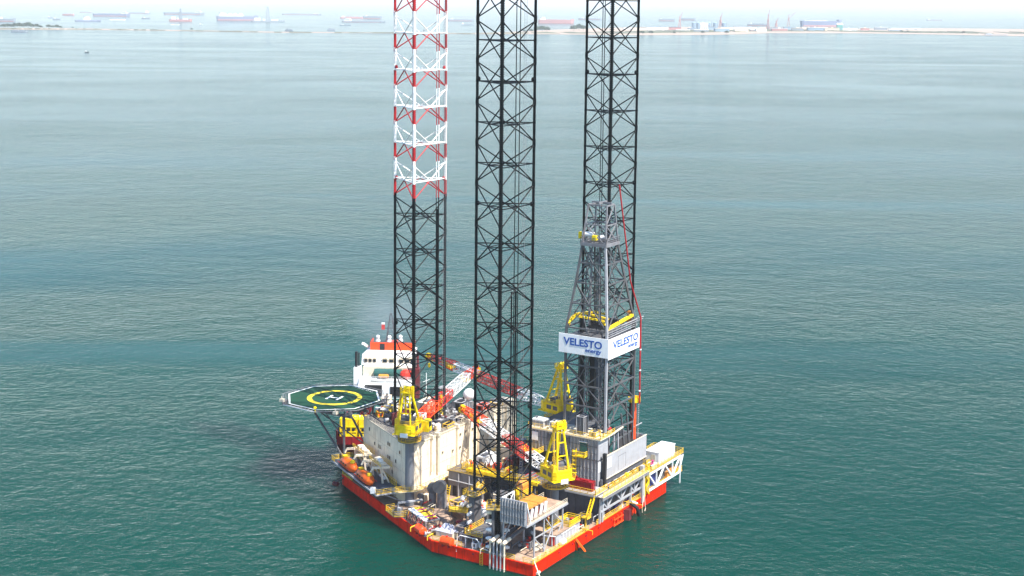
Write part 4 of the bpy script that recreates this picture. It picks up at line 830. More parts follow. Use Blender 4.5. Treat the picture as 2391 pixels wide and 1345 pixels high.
# stern trusses
def truss(x0, x1, y, z0, z1, w, n, root, m='white', slant=False):
    s = MB(); s.bar((x0, y, z1), (x1, y, z1), w * 1.5, w * 1.6); s.build('top_chord', m, root)
    s = MB(); s.bar((x0, y, z0), (x1, y, z0), w * 1.2, w * 1.3); s.build('bottom_chord', m, root)
    for i in range(n):
        a = x0 + (x1 - x0) * i / n; b = x0 + (x1 - x0) * (i + 1) / n
        s = MB(); s.bar((a, y, z0) if i % 2 else (a, y, z1), (b, y, z1) if i % 2 else (b, y, z0), w); s.build('web_member', m, root)
        if i % 2: s = MB(); s.bar((a, y, z0), (a, y, z1), w * .8); s.build('web_member', m, root)
    for xx in (x0, x1): s = MB(); s.bar((xx, y, z0 - .1), (xx, y, z1), w * 1.2); s.build('end_post', m, root)
t1 = thing('stern_truss', 'grey lattice truss along the stern beneath the wind wall', 'truss', (10, -12.9, 2.85)); truss(-2.3, 18.0, -12.95, 5.4, 8.3, .30, 6, t1, 'lgrey')
for x in (-2.6, -1.4, 12.5): s = MB(); s.bar((x, -12.95, 2.85), (x + .5, -12.95, 8.3), .4); s.build('end_post', 'lgrey', t1)
s = MB(); s.box(-2.8, 20.5, -14.0, -12.5, 8.95, 9.1); s.build('walkway_deck', 'creamd', t1)
s = MB(); s.box(-2.8, 20.5, -13.9, -13.6, 8.2, 8.95); s.build('walkway_beam', 'grey', t1)
s = MB(); s.rail([Vector((-2.8, -13.95, 9.1)), Vector((20.5, -13.95, 9.1))], w=.08); s.build('walkway_railing', 'rail', t1)
t2 = thing('stern_side_truss', 'white lattice truss platform overhanging the far stern corner with white cabin on top', 'truss', (30, -13, 2.85)); truss(21.6, 39.4, -13.1, 3.5, 7.6, .34, 4, t2); 
s = MB(); s.bar((38.6, -13.1, 3.5), (40.8, -13.1, 7.6), .4); s.build('end_brace', 'white', t2); s = MB(); s.bar((39.4, -13.1, 0.5), (39.4, -13.1, 3.5), .25); s.build('end_brace', 'white', t2)
s = MB(); s.box(21.4, 41, -13.3, -5, 7.7, 8.0); s.build('upper_deck', 'deckgrey', t2)
s = MB(); s.box(24, 40.6, -13.2, -6, 3.3, 3.5); s.build('lower_deck', 'tan', t2)
s = MB(); s.rail([Vector((21.5, -13.2, 8)), Vector((41, -13.2, 8)), Vector((41, -5, 8)), Vector((24, -5, 8))], w=.08); s.rail([Vector((35, -13.1, 3.5)), Vector((40.6, -13.1, 3.5)), Vector((40.6, -6, 3.5))], w=.08); s.build('railing', 'rail', t2)
for yy in (-5.3,): truss(24, 40, yy, 3.5, 7.6, .35, 4, t2)
s = MB(); s.box(22.5, 25.4, -12.6, -9, 3.6, 7.3); s.build('plant_box', 'navy', t2); s = MB(); s.box(26.2, 28.8, -12.0, -9, 3.6, 6.9); s.build('plant_box', 'navy', t2); s = MB(); s.box(29.8, 33.5, -12.2, -7, 3.6, 6.2); s.build('plant_box', 'dgrey', t2)
s = MB(); s.box(32.5, 38.5, -12.9, -9, 3.5, 5.0); s.build('plant_guard', 'tan', t2)
wc = thing('site_cabin', 'large bright white cabin on top of the far stern truss platform', 'cabin', (32.6, -10.8, 8.0))
s = MB(); s.box(28.2, 37.2, -12.6, -9.0, 8.3, 11.0); s.build('wall', 'white', wc)
s = MB(); s.box(28.1, 37.3, -12.7, -8.9, 11.0, 11.15)
for x in range(29, 37, 2): s.box(x, x + .06, -12.63, -8.97, 8.3, 11.0)
s.box(28.2, 37.2, -12.65, -8.95, 8.05, 8.3); s.build('frame', 'white', wc)
s = MB(); s.box(28.1, 28.2, -11.6, -10.6, 8.3, 10.4); s.build('door', 'creamd', wc); s = MB(); s.box(33.8, 34.6, -12.66, -12.6, 9.6, 10.2); s.build('louvre', 'creamd', wc)
module('low white and pink machinery skid between the white cabin and the wind wall', 'machinery', (25.2, -12.0, 8.0), 2.8, 1.8, 1.1, 0, 'creamd', name='machinery_skid', top='white', door='magenta')
basket('orange yellow basket on the far stern platform left of the white cabin', 'basket', (27.3, -9.0, 8.0), 2.2, 2.2, 1.1, 0, 'yellow')
st = thing('stair_tower', 'yellow zigzag stair tower between the two stern trusses', 'stair', (20.6, -12.2, 2.85)); s = MB()
for k in range(5):
    z = 2.9 + k * 1.55; a, b = (19.6, 21.4) if k % 2 else (21.4, 19.6); s.bar((a, -13.2, z), (b, -13.2, z + 1.55), .55, .12); s.rail([Vector((a, -13.55, z)), Vector((b, -13.55, z + 1.55))], w=.07, h=1.0)
for x in (19.5, 21.5): s.bar((x, -13.4, 2.85), (x, -13.4, 10.6), .14)
s.build('flights', 'yellow', st)
t = thing('cargo_hose', 'pale hose loop hanging from the stern over the orange hull', 'hose', (17.3, -13.5, 0))
s = MB(); pts = [(17.5, -13.9, 8.6), (17.2, -14.2, 4), (16.2, -14.3, 1.2), (16.4, -14.3, -.3), (17.4, -14.3, -.6), (18.0, -14.3, .6), (17.6, -14.2, 3), (17.9, -13.8, 8.6)]; s.path(pts, .1, 6); s.build('hose', 'rope', t)
# ---------------------------------------------------------------- port side deck equipment
cp = thing('equipment_platform', 'raised steel platform with ribbed grey end wall overhanging the near hull side', 'platform', (-24, -8.5, 11))
s = MB(); s.box(-32, -14.5, -11.4, -5.3, 10.85, 11.05); s.build('platform_deck', 'deck', cp)
s = MB(); s.corr((-32, -11.4), (-32, -5.2), 11.0, 16.0, .34, .62, out=(-1, 0)); s.box(-31.98, -31.85, -11.4, -5.2, 11, 16); s.build('ribbed_wall', 'ribgrey', cp)
for z in (12.6, 14.4): s = MB(); s.bar((-32.38, -11.4, z), (-32.38, -5.2, z), .06, .08); s.build('wall_rail', 'dgrey', cp)
s = MB(); s.bar((-32, -11.5, 16), (-32, -5.1, 16), .25); s.bar((-32, -11.5, 11), (-32, -5.1, 11), .22, .35); s.bar((-32, -11.45, 11), (-32, -11.45, 16), .22); s.bar((-32, -5.15, 11), (-32, -5.15, 16), .22); s.bar((-32, -11.4, 10.8), (-14.5, -11.4, 10.8), .25, .4); s.build('wall_frame', 'lgrey', cp)
s = MB(); s.bar((-31.8, -5.3, 16), (-27, -5.3, 16), .2); s.bar((-27, -5.3, 16), (-27, -5.3, 11), .2); s.bar((-31.8, -5.3, 11), (-27, -5.3, 16), .14); s.bar((-31.8, -11.3, 16), (-30, -11.3, 11), .2); s.build('side_brace', 'white', cp)
for x, y in ((-31.6, -5.6), (-24, -11), (-20.5, -11), (-24, -6), (-16, -11), (-28, -11)):
    s = MB(); s.bar((x, y, 2.83), (x, y, 10.85), .26); s.build('post', 'lgrey', cp)
s = MB()
for (p, q) in (((-24, -11, 2.9), (-20.5, -11, 7)), ((-20.5, -11, 7), (-24, -11, 10.7)), ((-20.5, -11, 3), (-16, -11, 7)), ((-16, -11, 7), (-20.5, -11, 10.7)), ((-28, -11, 7), (-24, -11, 3.5)), ((-28, -11, 7), (-16, -11, 7)), ((-31.6, -5.6, 6.5), (-28, -5.6, 10.8))): s.bar(p, q, .2)
s.build('brace', 'lgrey', cp)
s = MB(); s.rail([Vector((-31, -11.35, 11.05)), Vector((-14.6, -11.35, 11.05))], w=.06, h=1.0); s.rail([Vector((-30, -5.35, 11.05)), Vector((-14.6, -5.35, 11.05))], w=.07); s.build('railing', 'creamd', cp)
for k, x in enumerate((-28.4, -24.5)):
    t = thing('cooler_unit', 'orange brown slatted cooler on the raised platform, ' + ('next to the ribbed wall' if k == 0 else 'farther from the ribbed wall'), 'cooler', (x, -8.9, 11.05), 0, 'cooler units'); s = MB()
    s.prism([(x - 1.85, -10.9), (x + 1.85, -10.9), (x + 1.85, -7.0), (x - 1.85, -7.0)], 13.9, 14.35)
    for j in range(10): s.box(x - 1.85, x + 1.85, -10.8 + j * .4, -10.65 + j * .4, 14.35, 14.42)
    s.build('slatted_hood', 'tan', t); s = MB()
    for a, b in ((-1.7, -10.7), (1.7, -10.7), (1.7, -7.2), (-1.7, -7.2), (0, -10.7)): s.bar((x + a, b, 11.05), (x + a, b, 13.95), .16)
    s.build('frame', 'creamd', t)
    for j in (-.75, .95): s = MB(); s.bar((x + j - .3, -11.0, 11.5), (x + j + .35, -11.0, 13.8), .5, .3); s.build('exhaust_duct', 'white', t)
    s = MB(); s.box(x - 1.5, x + 1.5, -10.4, -7.4, 11.1, 12.7); s.lathe([(.8, 12.7), (.8, 13.4)], (x, -9, 0), 12); s.build('engine', 'dred', t)
t = thing('yellow_winch', 'yellow lifting post with brown motor behind the orange coolers', 'winch', (-17, 0, 6)); s = MB(); s.box(-18.6, -17.4, -1.2, .1, 5, 13.2); s.box(-19.6, -17.6, -1.0, -.4, 11.9, 13.0); s.build('post', 'yellow', t)
s = MB(); s.lathe([(1.1, -1.2), (1.1, 1.2)], (-14.2, .6, 12.6), 14, 'x'); s.box(-15.6, -13, -.6, 1.8, 11.2, 12.2); s.build('motor', 'tan', t); s = MB(); s.rail([Vector((-17, -1.4, 11.2)), Vector((-12.8, -1.4, 11.2)), Vector((-12.8, 2, 11.2))], w=.09); s.build('railing', 'yellow', t); s = MB(); s.box(-17.4, -12.8, -1.4, 2.2, 11.0, 11.2); s.bar((-13, 2, 2.85), (-13, 2, 11), .3); s.bar((-17, 2, 2.85), (-17, 2, 11), .3); s.build('stand', 'dgrey', t)
# deck shack
sh = thing('deck_shack', 'long pale grey deck house with tan roof, yellow roof rails and red end door', 'deck house', (-15, -10.2, 2.85))
s = MB(); s.box(-20.2, -9.6, -11.8, -8.7, 2.85, 5.35); s.build('wall', 'lgrey', sh); s = MB(); s.box(-20.4, -9.4, -12.0, -8.5, 5.35, 5.5); s.build('roof', 'deck', sh)
s = MB(); s.rail([Vector(p) for p in ((-20.2, -8.6, 5.5), (-9.5, -8.6, 5.5), (-9.5, -11.9, 5.5), (-14.5, -11.9, 5.5))], w=.09, h=1.2); s.rail([Vector((-14.5, -11.9, 5.5)), Vector((-14.5, -8.6, 5.5))], w=.08); s.build('roof_railing', 'yellow', sh)
s = MB(); s.box(-20.27, -20.2, -11.5, -10.3, 3.0, 5.0); s.build('door', 'red', sh); s = MB(); s.box(-20.26, -20.2, -9.9, -9.3, 3.0, 4.4); s.build('hatch', 'yellow', sh)
s = MB(); s.lathe([(.05, -1.0), (.6, -.8), (.6, .8), (.05, 1.0)], (-18.3, -12.4, 3.5), 14, 'x'); s.build('air_bottle', 'white', sh); s = MB(); s.bar((-18, -11.95, 5.0), (-12, -11.95, 5.1), .14); s.bar((-20.3, -11.9, 5.2), (-21.3, -9.0, 5.2), .35, .12)
for x in (-17, -15.6, -14.2, -12.8, -11.4): s.bar((x, -11.83, 3), (x, -11.83, 5.2), .08)
s.build('wall_pipe', 'white', sh)
basket('yellow railed basket of scrap on the roof end of the grey deck shack', 'basket', (-11.6, -10.2, 5.55), 3.2, 2.6, .9, 0, 'yellow')
# caisson pipes down the near side and the thick inclined pipes above them
for k in range(5):
    lab = ('leftmost', 'second from left', 'middle', 'fourth from left', 'rightmost')[k] + ' of five pale vertical pipes going down the hull side'
    t = thing('caisson_pipe', lab, 'pipe', (-32.1, -3.1 - k * .85, 0), 0, 'caisson pipes'); s = MB(); y = -2.6 - k * .88; s.tube((-32.1, y, -4), (-32.1, y, 6.4), .2, 10)
    s.tube((-32.1, y, 3.4), (-32.1, y, 3.7), .27, 10); s.tube((-32.1, y, 0.4), (-32.1, y, .6), .25, 10); s.build('pipe', 'creamd' if k in (0, 4) else 'lgrey', t); s = MB(); s.bar((-32.1, y, 3.55), (-31.4, y, 3.55), .14); s.build('clamp', 'dgrey', t)
for k, y in enumerate((-3.4, -4.9, -6.3)):
    t = thing('discharge_pipe', ('farthest', 'middle', 'nearest')[k] + ' of three thick dark pipes with pale ends under the raised platform', 'pipe', (-25, y, 7), 0, 'discharge pipes'); s = MB()
    s.tube((-32.6, y, 6.4), (-30.2, y, 6.7), .42, 14); s.k = 1; s.tube((-30.2, y, 6.7), (-17, y, 8.4), .44, 14); s.k = 0; s.tube((-32.9, y, 6.3), (-32.5, y, 6.4), .3, 12); s.build('pipe', ['cream', 'dgrey'], t)
t = thing('mooring_rope', 'pale mooring rope running from the near hull corner down to the water', 'rope', (-31, -13, 2.9)); s = MB(); s.path([(-30.6, -12.6, 3.2), (-31.4, -13.4, 2.9), (-34, -16.2, 1.4), (-38, -20.5, -.2), (-42, -25, -1.5)], .13, 8); s.build('rope', 'rope', t)
s = MB(); s.lathe([(.3, -.5), (.3, .5)], (-32.9, -15.0, 2.05), 8, 'x'); s.build('chafe_sleeve', 'rope', t)
for k, (x, y) in enumerate(((-29.8, -12.2), (-27.6, -12.3), (-24.6, -12.3))):
    t = thing('bollard', ('cream double bollard at the very corner by the mooring rope', 'cream double bollard next along from the corner', 'cream double bollard in front of the braced posts')[k], 'bollard', (x, y, 2.85), .1 * k, 'corner bollards'); s = MB()
    for a in (-.4, .4): s.lathe([(.2, 0), (.2, .6), (.28, .62), (.28, .7)], (a, 0, 0), 10)
    s.build('posts', 'cream', t, local=True); s = MB(); s.box(-.8, .8, -.3, .3, 0, .1); s.build('base_plate', 'creamd', t, local=True)
t = thing('rope_coil', 'heap of pale rope coils on the tan deck near the corner', 'rope', (-22, -8.6, 2.85)); s = MB()
for k in range(7):
    r = .5 + .12 * k; s.path([(-24.3 + .3 * k + r * cos(a * .7), -9.2 + r * sin(a * .7), 2.95 + .06 * k) for a in range(10)], .09, 5)
s.build('coils', 'rope', t)
# bow quarter: hose rack, floats, cowls
hr_ = thing('hose_rack', 'rack of white ended hoses hanging over the hull side, left of the tan tarpaulin', 'hose rack', (-24, 21.5, 2.85))
e0, e1 = Vector((-23.4, 24.6, 4.9)), Vector((-27.6, 17.2, 4.9)); dd = (e1 - e0).normalized(); ou = Vector((-.87, .49, 0))
s = MB(); s.bar(e0, e1, .3, .25); s.bar(e0 - ou * 3.4, e1 - ou * 3.4, .2)
for k in range(6): p = e0.lerp(e1, k / 5); s.bar(p, p - ou * 3.4, .18); s.bar(p, Vector((p.x, p.y, 2.85)), .14)
s.build('frame', 'lgrey', hr_)
for k in range(11):
    p = e0.lerp(e1, (k + .5) / 11); s = MB(); s.tube(p - ou * .7 + Vector((0, 0, .32)), p + ou * .5 + Vector((0, 0, .25)), .26, 8); s.build('hose_end', 'white', hr_)
    s = MB(); s.tube(p - ou * 3.0 + Vector((0, 0, .35)), p - ou * .7 + Vector((0, 0, .32)), .17, 6); s.build('hose_body', ['yellow', 'rail', 'magenta', 'yellow', 'dred', 'rail'][k % 6], hr_)
    s = MB(); s.path([p + ou * .5 + Vector((0, 0, .2)), p + ou * 1.0 + Vector((0, 0, -1.2)), p + ou * 1.0 + Vector((0, 0, -3.2 - (k % 3) * .5)), p + ou * .75 + Vector((0, 0, -4.0))], .09, 5); s.build('hanging_hose', 'dred' if k % 3 else 'dark', hr_)
for k, (x, y, rz) in enumerate(((-29.4, 17.4, atan2(44, 24.5)), (-31.9, 8.6, pi / 2))):
    cyl_tank(('orange red float drum on the hull side below the hose rack', 'orange red float drum on the hull side beside the grey tarpaulin')[k], 'drum', (x, y, 2.4), 2.6, .95, rz, 'ored', 'float drums', 'float_drum', 'dred')
t = thing('tarpaulin_container', 'open box covered with a wrinkled pale grey tarpaulin near the hull edge', 'container', (-26.6, 11.6, 2.85)); s = MB(); s.box(-29.2, -25.2, 9.0, 13.4, 2.85, 4.2); s.build('box', 'creamd', t)
s = MB(); rr = random.Random(5); g = [[(-29.4 + 4.4 * i / 8, 8.8 + 4.8 * j / 8, 4.3 + rr.uniform(0, .55) * (0 < i < 8 and 0 < j < 8) + .3 * sin(i * 1.3) * (0 < i < 8)) for j in range(9)] for i in range(9)]
for r_ in g: s.v += r_
for i in range(8):
    for j in range(8): s.face([i * 9 + j, (i + 1) * 9 + j, (i + 1) * 9 + j + 1, i * 9 + j + 1])
s.build('tarpaulin', mat('tarpaulin_grey', (.46, .46, .52), .6, .15), t)
t = thing('tarpaulin_heap', 'tan tarpaulin draped over equipment below the grey ventilation cowls', 'tarpaulin', (-20, 18, 2.85)); s = MB(); g = []
for i in range(11):
    g += [(-23.0 + .75 * i, 14.4 + .62 * j, 2.9 + max(0, 2.3 * sin(pi * i / 10) * sin(pi * j / 10)) ** .6 * 1.1 + rr.uniform(-.12, .12)) for j in range(11)]
s.v = g
for i in range(10):
    for j in range(10): s.face([i * 11 + j, (i + 1) * 11 + j, (i + 1) * 11 + j + 1, i * 11 + j + 1])
s.build('cover', 'deck', t)
cowl('tall grey ventilation cowl, the left of the pair before the cream wall', (-13.2, 25.4, 2.85), .95, 3.6, radians(215)); cowl('wider grey ventilation cowl, the right of the pair before the cream wall', (-13.2, 22.8, 2.85), 1.15, 4.2, radians(200))
cowl('small dark cowl at the foot of the crane pedestal', (-14.4, 27.6, 2.85), .5, 1.8, radians(190))
# grey house with doors
gh = thing('mud_house', 'dark grey house with doors and pipes under the cream quarters wall', 'deck house', (-2, 22, 2.85)); s = MB(); s.box(-5.2, 4, 16.8, 26.4, 2.85, 8.8); s.build('wall', 'grey', gh); s = MB(); s.box(-5.6, 4.2, 16.6, 26.6, 8.8, 9.0); s.build('roof', 'deckgrey', gh)
for y, w in ((24.6, 1.1), (22.0, 1.3), (18.6, 1.1)): s = MB(); s.box(-5.27, -5.2, y - w / 2, y + w / 2, 3.0, 5.4); s.build('door', 'dark', gh)
s = MB()
for y in (20.3, 23.3, 17.6): s.tube((-5.5, y, 2.9), (-5.5, y, 8.6), .16, 8)
s.path([(-5.6, 26.2, 6.8), (-5.6, 17.4, 6.6), (-5.6, 17.4, 4.5)], .14, 6); s.build('wall_pipe', 'lgrey', gh); s = MB(); s.ladder((-9.4, 24, 2.9), (-8.6, 24, 6.6), (0, 1, 0), .9, .07, .5); s.build('ladder', 'yellow', gh)
s = MB(); s.rail([Vector((-5.5, 16.7, 9)), Vector((-5.5, 26.5, 9))], w=.06); s.rail([Vector((-5.5, 16.7, 9)), Vector((4, 16.7, 9))], w=.06); s.build('roof_railing', 'rail', gh)
# walkways that wind round the near leg
t = thing('gangway', 'long sloping yellow railed gangway rising from the near leg towards the quarters', 'gangway', (-18, 8, 6)); pts = [Vector((-25.6, 6.8, 12.4)), Vector((-21.8, 9.6, 9.6)), Vector((-16.6, 12.4, 8.2)), Vector((-8, 15.2, 8.2))]
s = MB()
for a, b in zip(pts, pts[1:]): s.bar(a, b, 1.1, .12)
s.build('tread', 'creamd', t); s = MB(); s.rail([p + Vector((-.4, .35, 0)) for p in pts], w=.08); s.rail([p + Vector((.4, -.45, 0)) for p in pts], w=.08); s.build('railing', 'rail', t)
s = MB(); s.tube((-21, 9.6, 9.4), (-25.2, 6.6, 3.0), .28, 8); s.bar((-16.6, 12.4, 8.1), (-16.6, 12.4, 2.85), .4); s.bar((-12, 14, 8.1), (-12, 14, 2.85), .3); s.build('leg', 'blue', t)
t = thing('lookout_platform', 'small orange yellow railed platform beside the white tanks, left of the near leg', 'platform', (-17.6, 16.6, 4.5)); s = MB(); s.prism([(-20.4, 16), (-17.4, 17.8), (-15.6, 13.8), (-19, 11.6)], 5.3, 5.45); s.build('deck_plate', 'rail', t)
s = MB(); s.rail([Vector(p) for p in ((-17.4, 17.8, 5.45), (-20.4, 16, 5.45), (-19, 11.6, 5.45), (-15.6, 13.8, 5.45))], w=.1); s.build('railing', 'rail', t); s = MB()
for x, y in ((-19.8, 15.6), (-18.6, 12.3), (-17.2, 17), (-16.1, 14.2)): s.bar((x, y, 2.83), (x, y, 5.3), .2)
s.build('leg', 'dgrey', t)
t = thing('lower_platform', 'yellow railed lower platform between the white drums and the near leg', 'platform', (-24, 2.4, 4.2)); s = MB(); s.box(-29.6, -21.8, 1.0, 5.6, 5.0, 5.15); s.build('deck_plate', 'dgrey', t); s = MB(); s.rail([Vector((-21.8, 5.6, 5.15)), Vector((-29.6, 5.6, 5.15)), Vector((-29.6, 1.0, 5.15))], w=.08, h=1.2); s.build('railing', 'rail', t)
s = MB(); s.bar((-29.4, 5.4, 2.83), (-29.4, 5.4, 5), .22); s.bar((-29.4, 1.2, 2.83), (-29.4, 1.2, 5), .22); s.bar((-22, 5.4, 2.83), (-22, 5.4, 5), .22); s.build('leg', 'lgrey', t)
# assorted machinery, each one its own
t = thing('gangway_rail', 'bent white pipe rail frame standing on the hull edge above the red side', 'rail', (-31, 3, 2.85)); s = MB(); s.path([(-31.5, 6.4, 1.6), (-31.2, 6.4, 4.6), (-31.2, 5.6, 5.3), (-31.2, 1.4, 5.3), (-31.2, .8, 4.7), (-31.2, .6, 3.6), (-31.2, -1.6, 3.4)], .09, 6)
for y in (4.2, 2.4): s.tube((-31.2, y, 5.3), (-31.2, y, 2.85), .05, 6)
s.build('pipe_frame', 'white', t)
t = thing('gearbox_tower', 'open dark steel tower with stacked machinery beside the near leg', 'tower', (-21, 9, 2.85)); s = MB()
for a, b in ((-1.4, -1.2), (1.4, -1.2), (1.4, 1.2), (-1.4, 1.2)): s.bar((-13.5 + a, 6.6 + b, 2.85), (-13.5 + a, 6.6 + b, 9.6), .2)
for z in (5.2, 7.4, 9.6): s.box(-15.0, -12.0, 5.3, 7.9, z - .08, z)
s.build('frame', 'dgrey', t)
for z, m in ((2.9, 'lgrey'), (5.2, 'creamd'), (7.4, 'white')): s = MB(); s.box(-14.4, -12.6, 5.8, 7.4, z, z + 1.4); s.lathe([(.4, -.8), (.4, .8)], (-13.5, 5.6, z + .7), 10, 'x'); s.build('machine', m, t)
cyl_tank('upper of two white drums between the gangway and the near leg', 'drum', (-19.4, 7.4, 5.6), 2.2, .85, .6, 'white', 'white drums by the leg', 'drum'); cyl_tank('lower of two white drums between the gangway and the near leg', 'drum', (-20.6, 5.2, 3.0), 2.4, .85, .6, 'white', 'white drums by the leg', 'drum')
cyl_tank('upper white cylinder on the lookout platform left of the near leg', 'tank', (-15.0, 15.6, 6.4), 2.0, .5, .3, 'white', None, 'air_receiver'); cyl_tank('lower white cylinder on the lookout platform left of the near leg', 'tank', (-16.6, 14.6, 5.5), 2.0, .5, .3, 'white', None, 'air_receiver')
vtank('round dark red tank standing behind the grey tarpaulin', 'tank', (-22.6, 11.6, 2.85), 1.7, .85, 'dred'); vtank('round red topped tank beside the white rail frame at the hull side', 'tank', (-24.6, 6.9, 2.85), 2.3, .9, 'red'); vtank('grey vertical tank next to the tan deck hatch', 'tank', (-18.0, 9.4, 2.85), 2.4, 1.0, 'grey')
module('low tan roofed box behind the white rail frame near the hull side', 'equipment box', (-25.4, 8.6, 2.85), 3.4, 2.6, 2.4, .1, 'grey', top='deck', door='dgrey'); module('grey slatted cabinet in front of the round red tank', 'cabinet', (-27.8, 6.6, 2.85), 1.8, 1.5, 1.9, 0, 'lgrey')
module('blue grey control box under the raised grey platform', 'control box', (-26.4, -1.4, 2.85), 2.2, 2.0, 1.7, 0, 'navy', door='lgrey'); module('white box with pale lid close behind the caisson pipes', 'box', (-29.6, 2.6, 2.85), 1.6, 1.2, 1.0, 0, 'white'); 
module('long dark winch housing on the stern edge between the shack and the railed stair', 'winch housing', (-5.6, -10.2, 2.85), 4.6, 2.4, 2.2, 0, 'dark', top='dgrey'); vtank('short black drum on the stern deck beside the dark girder', 'drum', (-8.2, -9.6, 2.85), 1.4, 1.2, 'dark', cap='flat')
module('grey pump box left of the deck shack red door', 'pump box', (-23.6, -7.0, 2.85), 2.2, 1.6, 1.5, .2, 'grey', door='red')
for k, (x, y, L_, W, h, z, m, lab) in enumerate((( -10.5, 19.8, 3.6, 2.4, 1.6, 2.85, 'deck', 'tan topped crate on the deck in front of the grey house'), (-9.8, 16.6, 2.2, 1.4, 1.0, 2.85, 'dred', 'small dark red pump skid in front of the grey house'), (-12.6, 18.4, 2.6, 1.2, .9, 2.85, 'wood', 'stack of brown timber before the grey house'), (-14.0, 9.6, 3.0, 2.0, 2.2, 2.85, 'dgrey', 'dark machinery box behind the blue gangway leg'), (-9, 9.6, 3.4, 2.6, 2.8, 2.85, 'lgrey', 'pale grey unit directly behind the near leg'), (-5.5, 12, 3.4, 2.4, 3.2, 2.85, 'cream', 'cream unit behind the near leg beside the pipe deck'), (-6.2, 7.6, 2.6, 2.2, 3.4, 2.85, 'white', 'tall white unit seen between the chords of the near leg'), (-8.6, 4.6, 2.6, 2, 2.4, 2.85, 'white', 'white ribbed unit low between the chords of the near leg'), (-3.6, 4.6, 2.2, 2.4, 4.4, 2.85, 'grey', 'grey cabinet beside the dark girder behind the near leg'), (-12.6, 3.6, 2.4, 2, 2.4, 2.85, 'lgrey', 'light grey unit between the near leg and the yellow winch post'))):
    module(lab, 'deck unit', (x, y, z), L_, W, h, .12 * (k % 3 - 1), m, name='deck_unit', top=['rail', 'dgrey', 'white', 'lgrey'][k % 4], door=['dgrey', 'red', 'blue'][k % 3])
cyl_tank('white pressure vessel lying behind the near leg', 'tank', (-11.8, 12.6, 3.0), 3.6, .7, 1.2, 'white', None, 'pressure_vessel'); cyl_tank('cream pressure vessel lying beside the grey house', 'tank', (-8.6, 14.2, 3.0), 3.2, .6, .9, 'cream', None, 'pressure_vessel')
# cargo on the pipe deck between the legs
for k, (x, y, L_, W, h, m, lab) in enumerate(((2.2, 20.6, 5.2, 2.4, 2.6, 'white', 'white half height container on the pipe deck nearest the quarters'), (.2, 16.2, 1.8, 1.6, 1.5, 'ored', 'small orange red box on the edge of the pipe deck'), (4.6, 14.6, 4.4, 2.2, 2.1, 'maroon', 'maroon container in the middle of the pipe deck'), (9.8, 17.8, 5.4, 2.4, 2.4, 'cream', 'cream container on the pipe deck behind the boom'), (10.2, 12.4, 4.0, 2.2, 1.8, 'dred', 'dark red box on the pipe deck under the boom tip'), (15.6, 20, 5, 2.4, 2.6, 'lgrey', 'grey container at the far side of the pipe deck'))):
    module(lab, 'container', (x, y, 9.27), L_, W, h, [0, .3, 0, pi / 2, 0, .1][k], m, name='cargo_container', door='dgrey')
for k in range(14):
    t = MB(); t.tube((-2.4, 5.0 + k * .32, 9.5), (9.5, 5.0 + k * .32, 9.5), .12, 6); o = t.build('drill_pipe', ['dgrey', 'grey', 'dred', 'dgrey'][k % 4]); tag(o, 'drill pipe lying in the row on the pipe deck behind the near leg', 'pipe', 'drill pipes on the pipe deck')
basket('yellow basket of tools on the pipe deck edge', 'basket', (.4, 12.6, 9.3), 3.4, 2, 1, 0, 'yellow')
t = thing('catwalk', 'yellow railed catwalk along the near edge of the pipe deck', 'catwalk', (-4.4, 14, 8.6)); s = MB(); s.box(-5.0, -3.5, 2, 21.5, 9.9, 10.05); s.build('tread', 'yellow', t); s = MB(); s.rail([Vector((-5, 2, 10.05)), Vector((-5, 21.5, 10.05))], w=.1, h=1.3); s.bar((-5, 2, 9.7), (-5, 21.5, 9.7), .15, .5); s.build('railing', 'yellow', t); s = MB()
for y in (3, 9, 15, 21): s.bar((-4.4, y, 2.85), (-4.4, y, 9.9), .3)
s.build('post', 'dgrey', t)
# gear on the stern deck under the trusses
for k, (x, y, h, m, lab) in enumerate(((0.5, -11.4, 1.3, 'white', 'white wrapped bundle under the left end of the stern truss'), (3.4, -11.2, 1.6, 'maroon', 'maroon pump under the stern truss'), (6.8, -11.6, 1.4, 'navy', 'navy box under the stern truss'), (10.2, -11.4, 1.5, 'cream', 'cream box under the stern truss near the hose'), (15.2, -11.3, 1.5, 'yellow', 'yellow cabinet under the stern truss beside the grey column'), (19.8, -11.5, 1.6, 'dgrey', 'dark unit at the foot of the zigzag stair'), (23.4, -11.8, 1.0, 'dgrey', 'dark unit on deck below the white truss'))):
    module(lab, 'deck unit', (x, y, 2.85), 2.0, 1.4, h, .1 * k, m, name='deck_unit', door='dgrey')
t = thing('boarding_fender', 'dark rubber boarding fender hanging at the stern below the truss', 'fender', (12.2, -13.6, 1)); s = MB(); s.path([(12.2, -13.2, 3.4), (13.0, -14.6, 2.2), (14.2, -14.8, -1.0)], .42, 8); s.build('fender_body', 'dark', t); s = MB(); s.path([(12.6, -13.4, 3.6), (13.6, -14.3, 3.0)], .3, 6); s.build('collar', 'white', t)
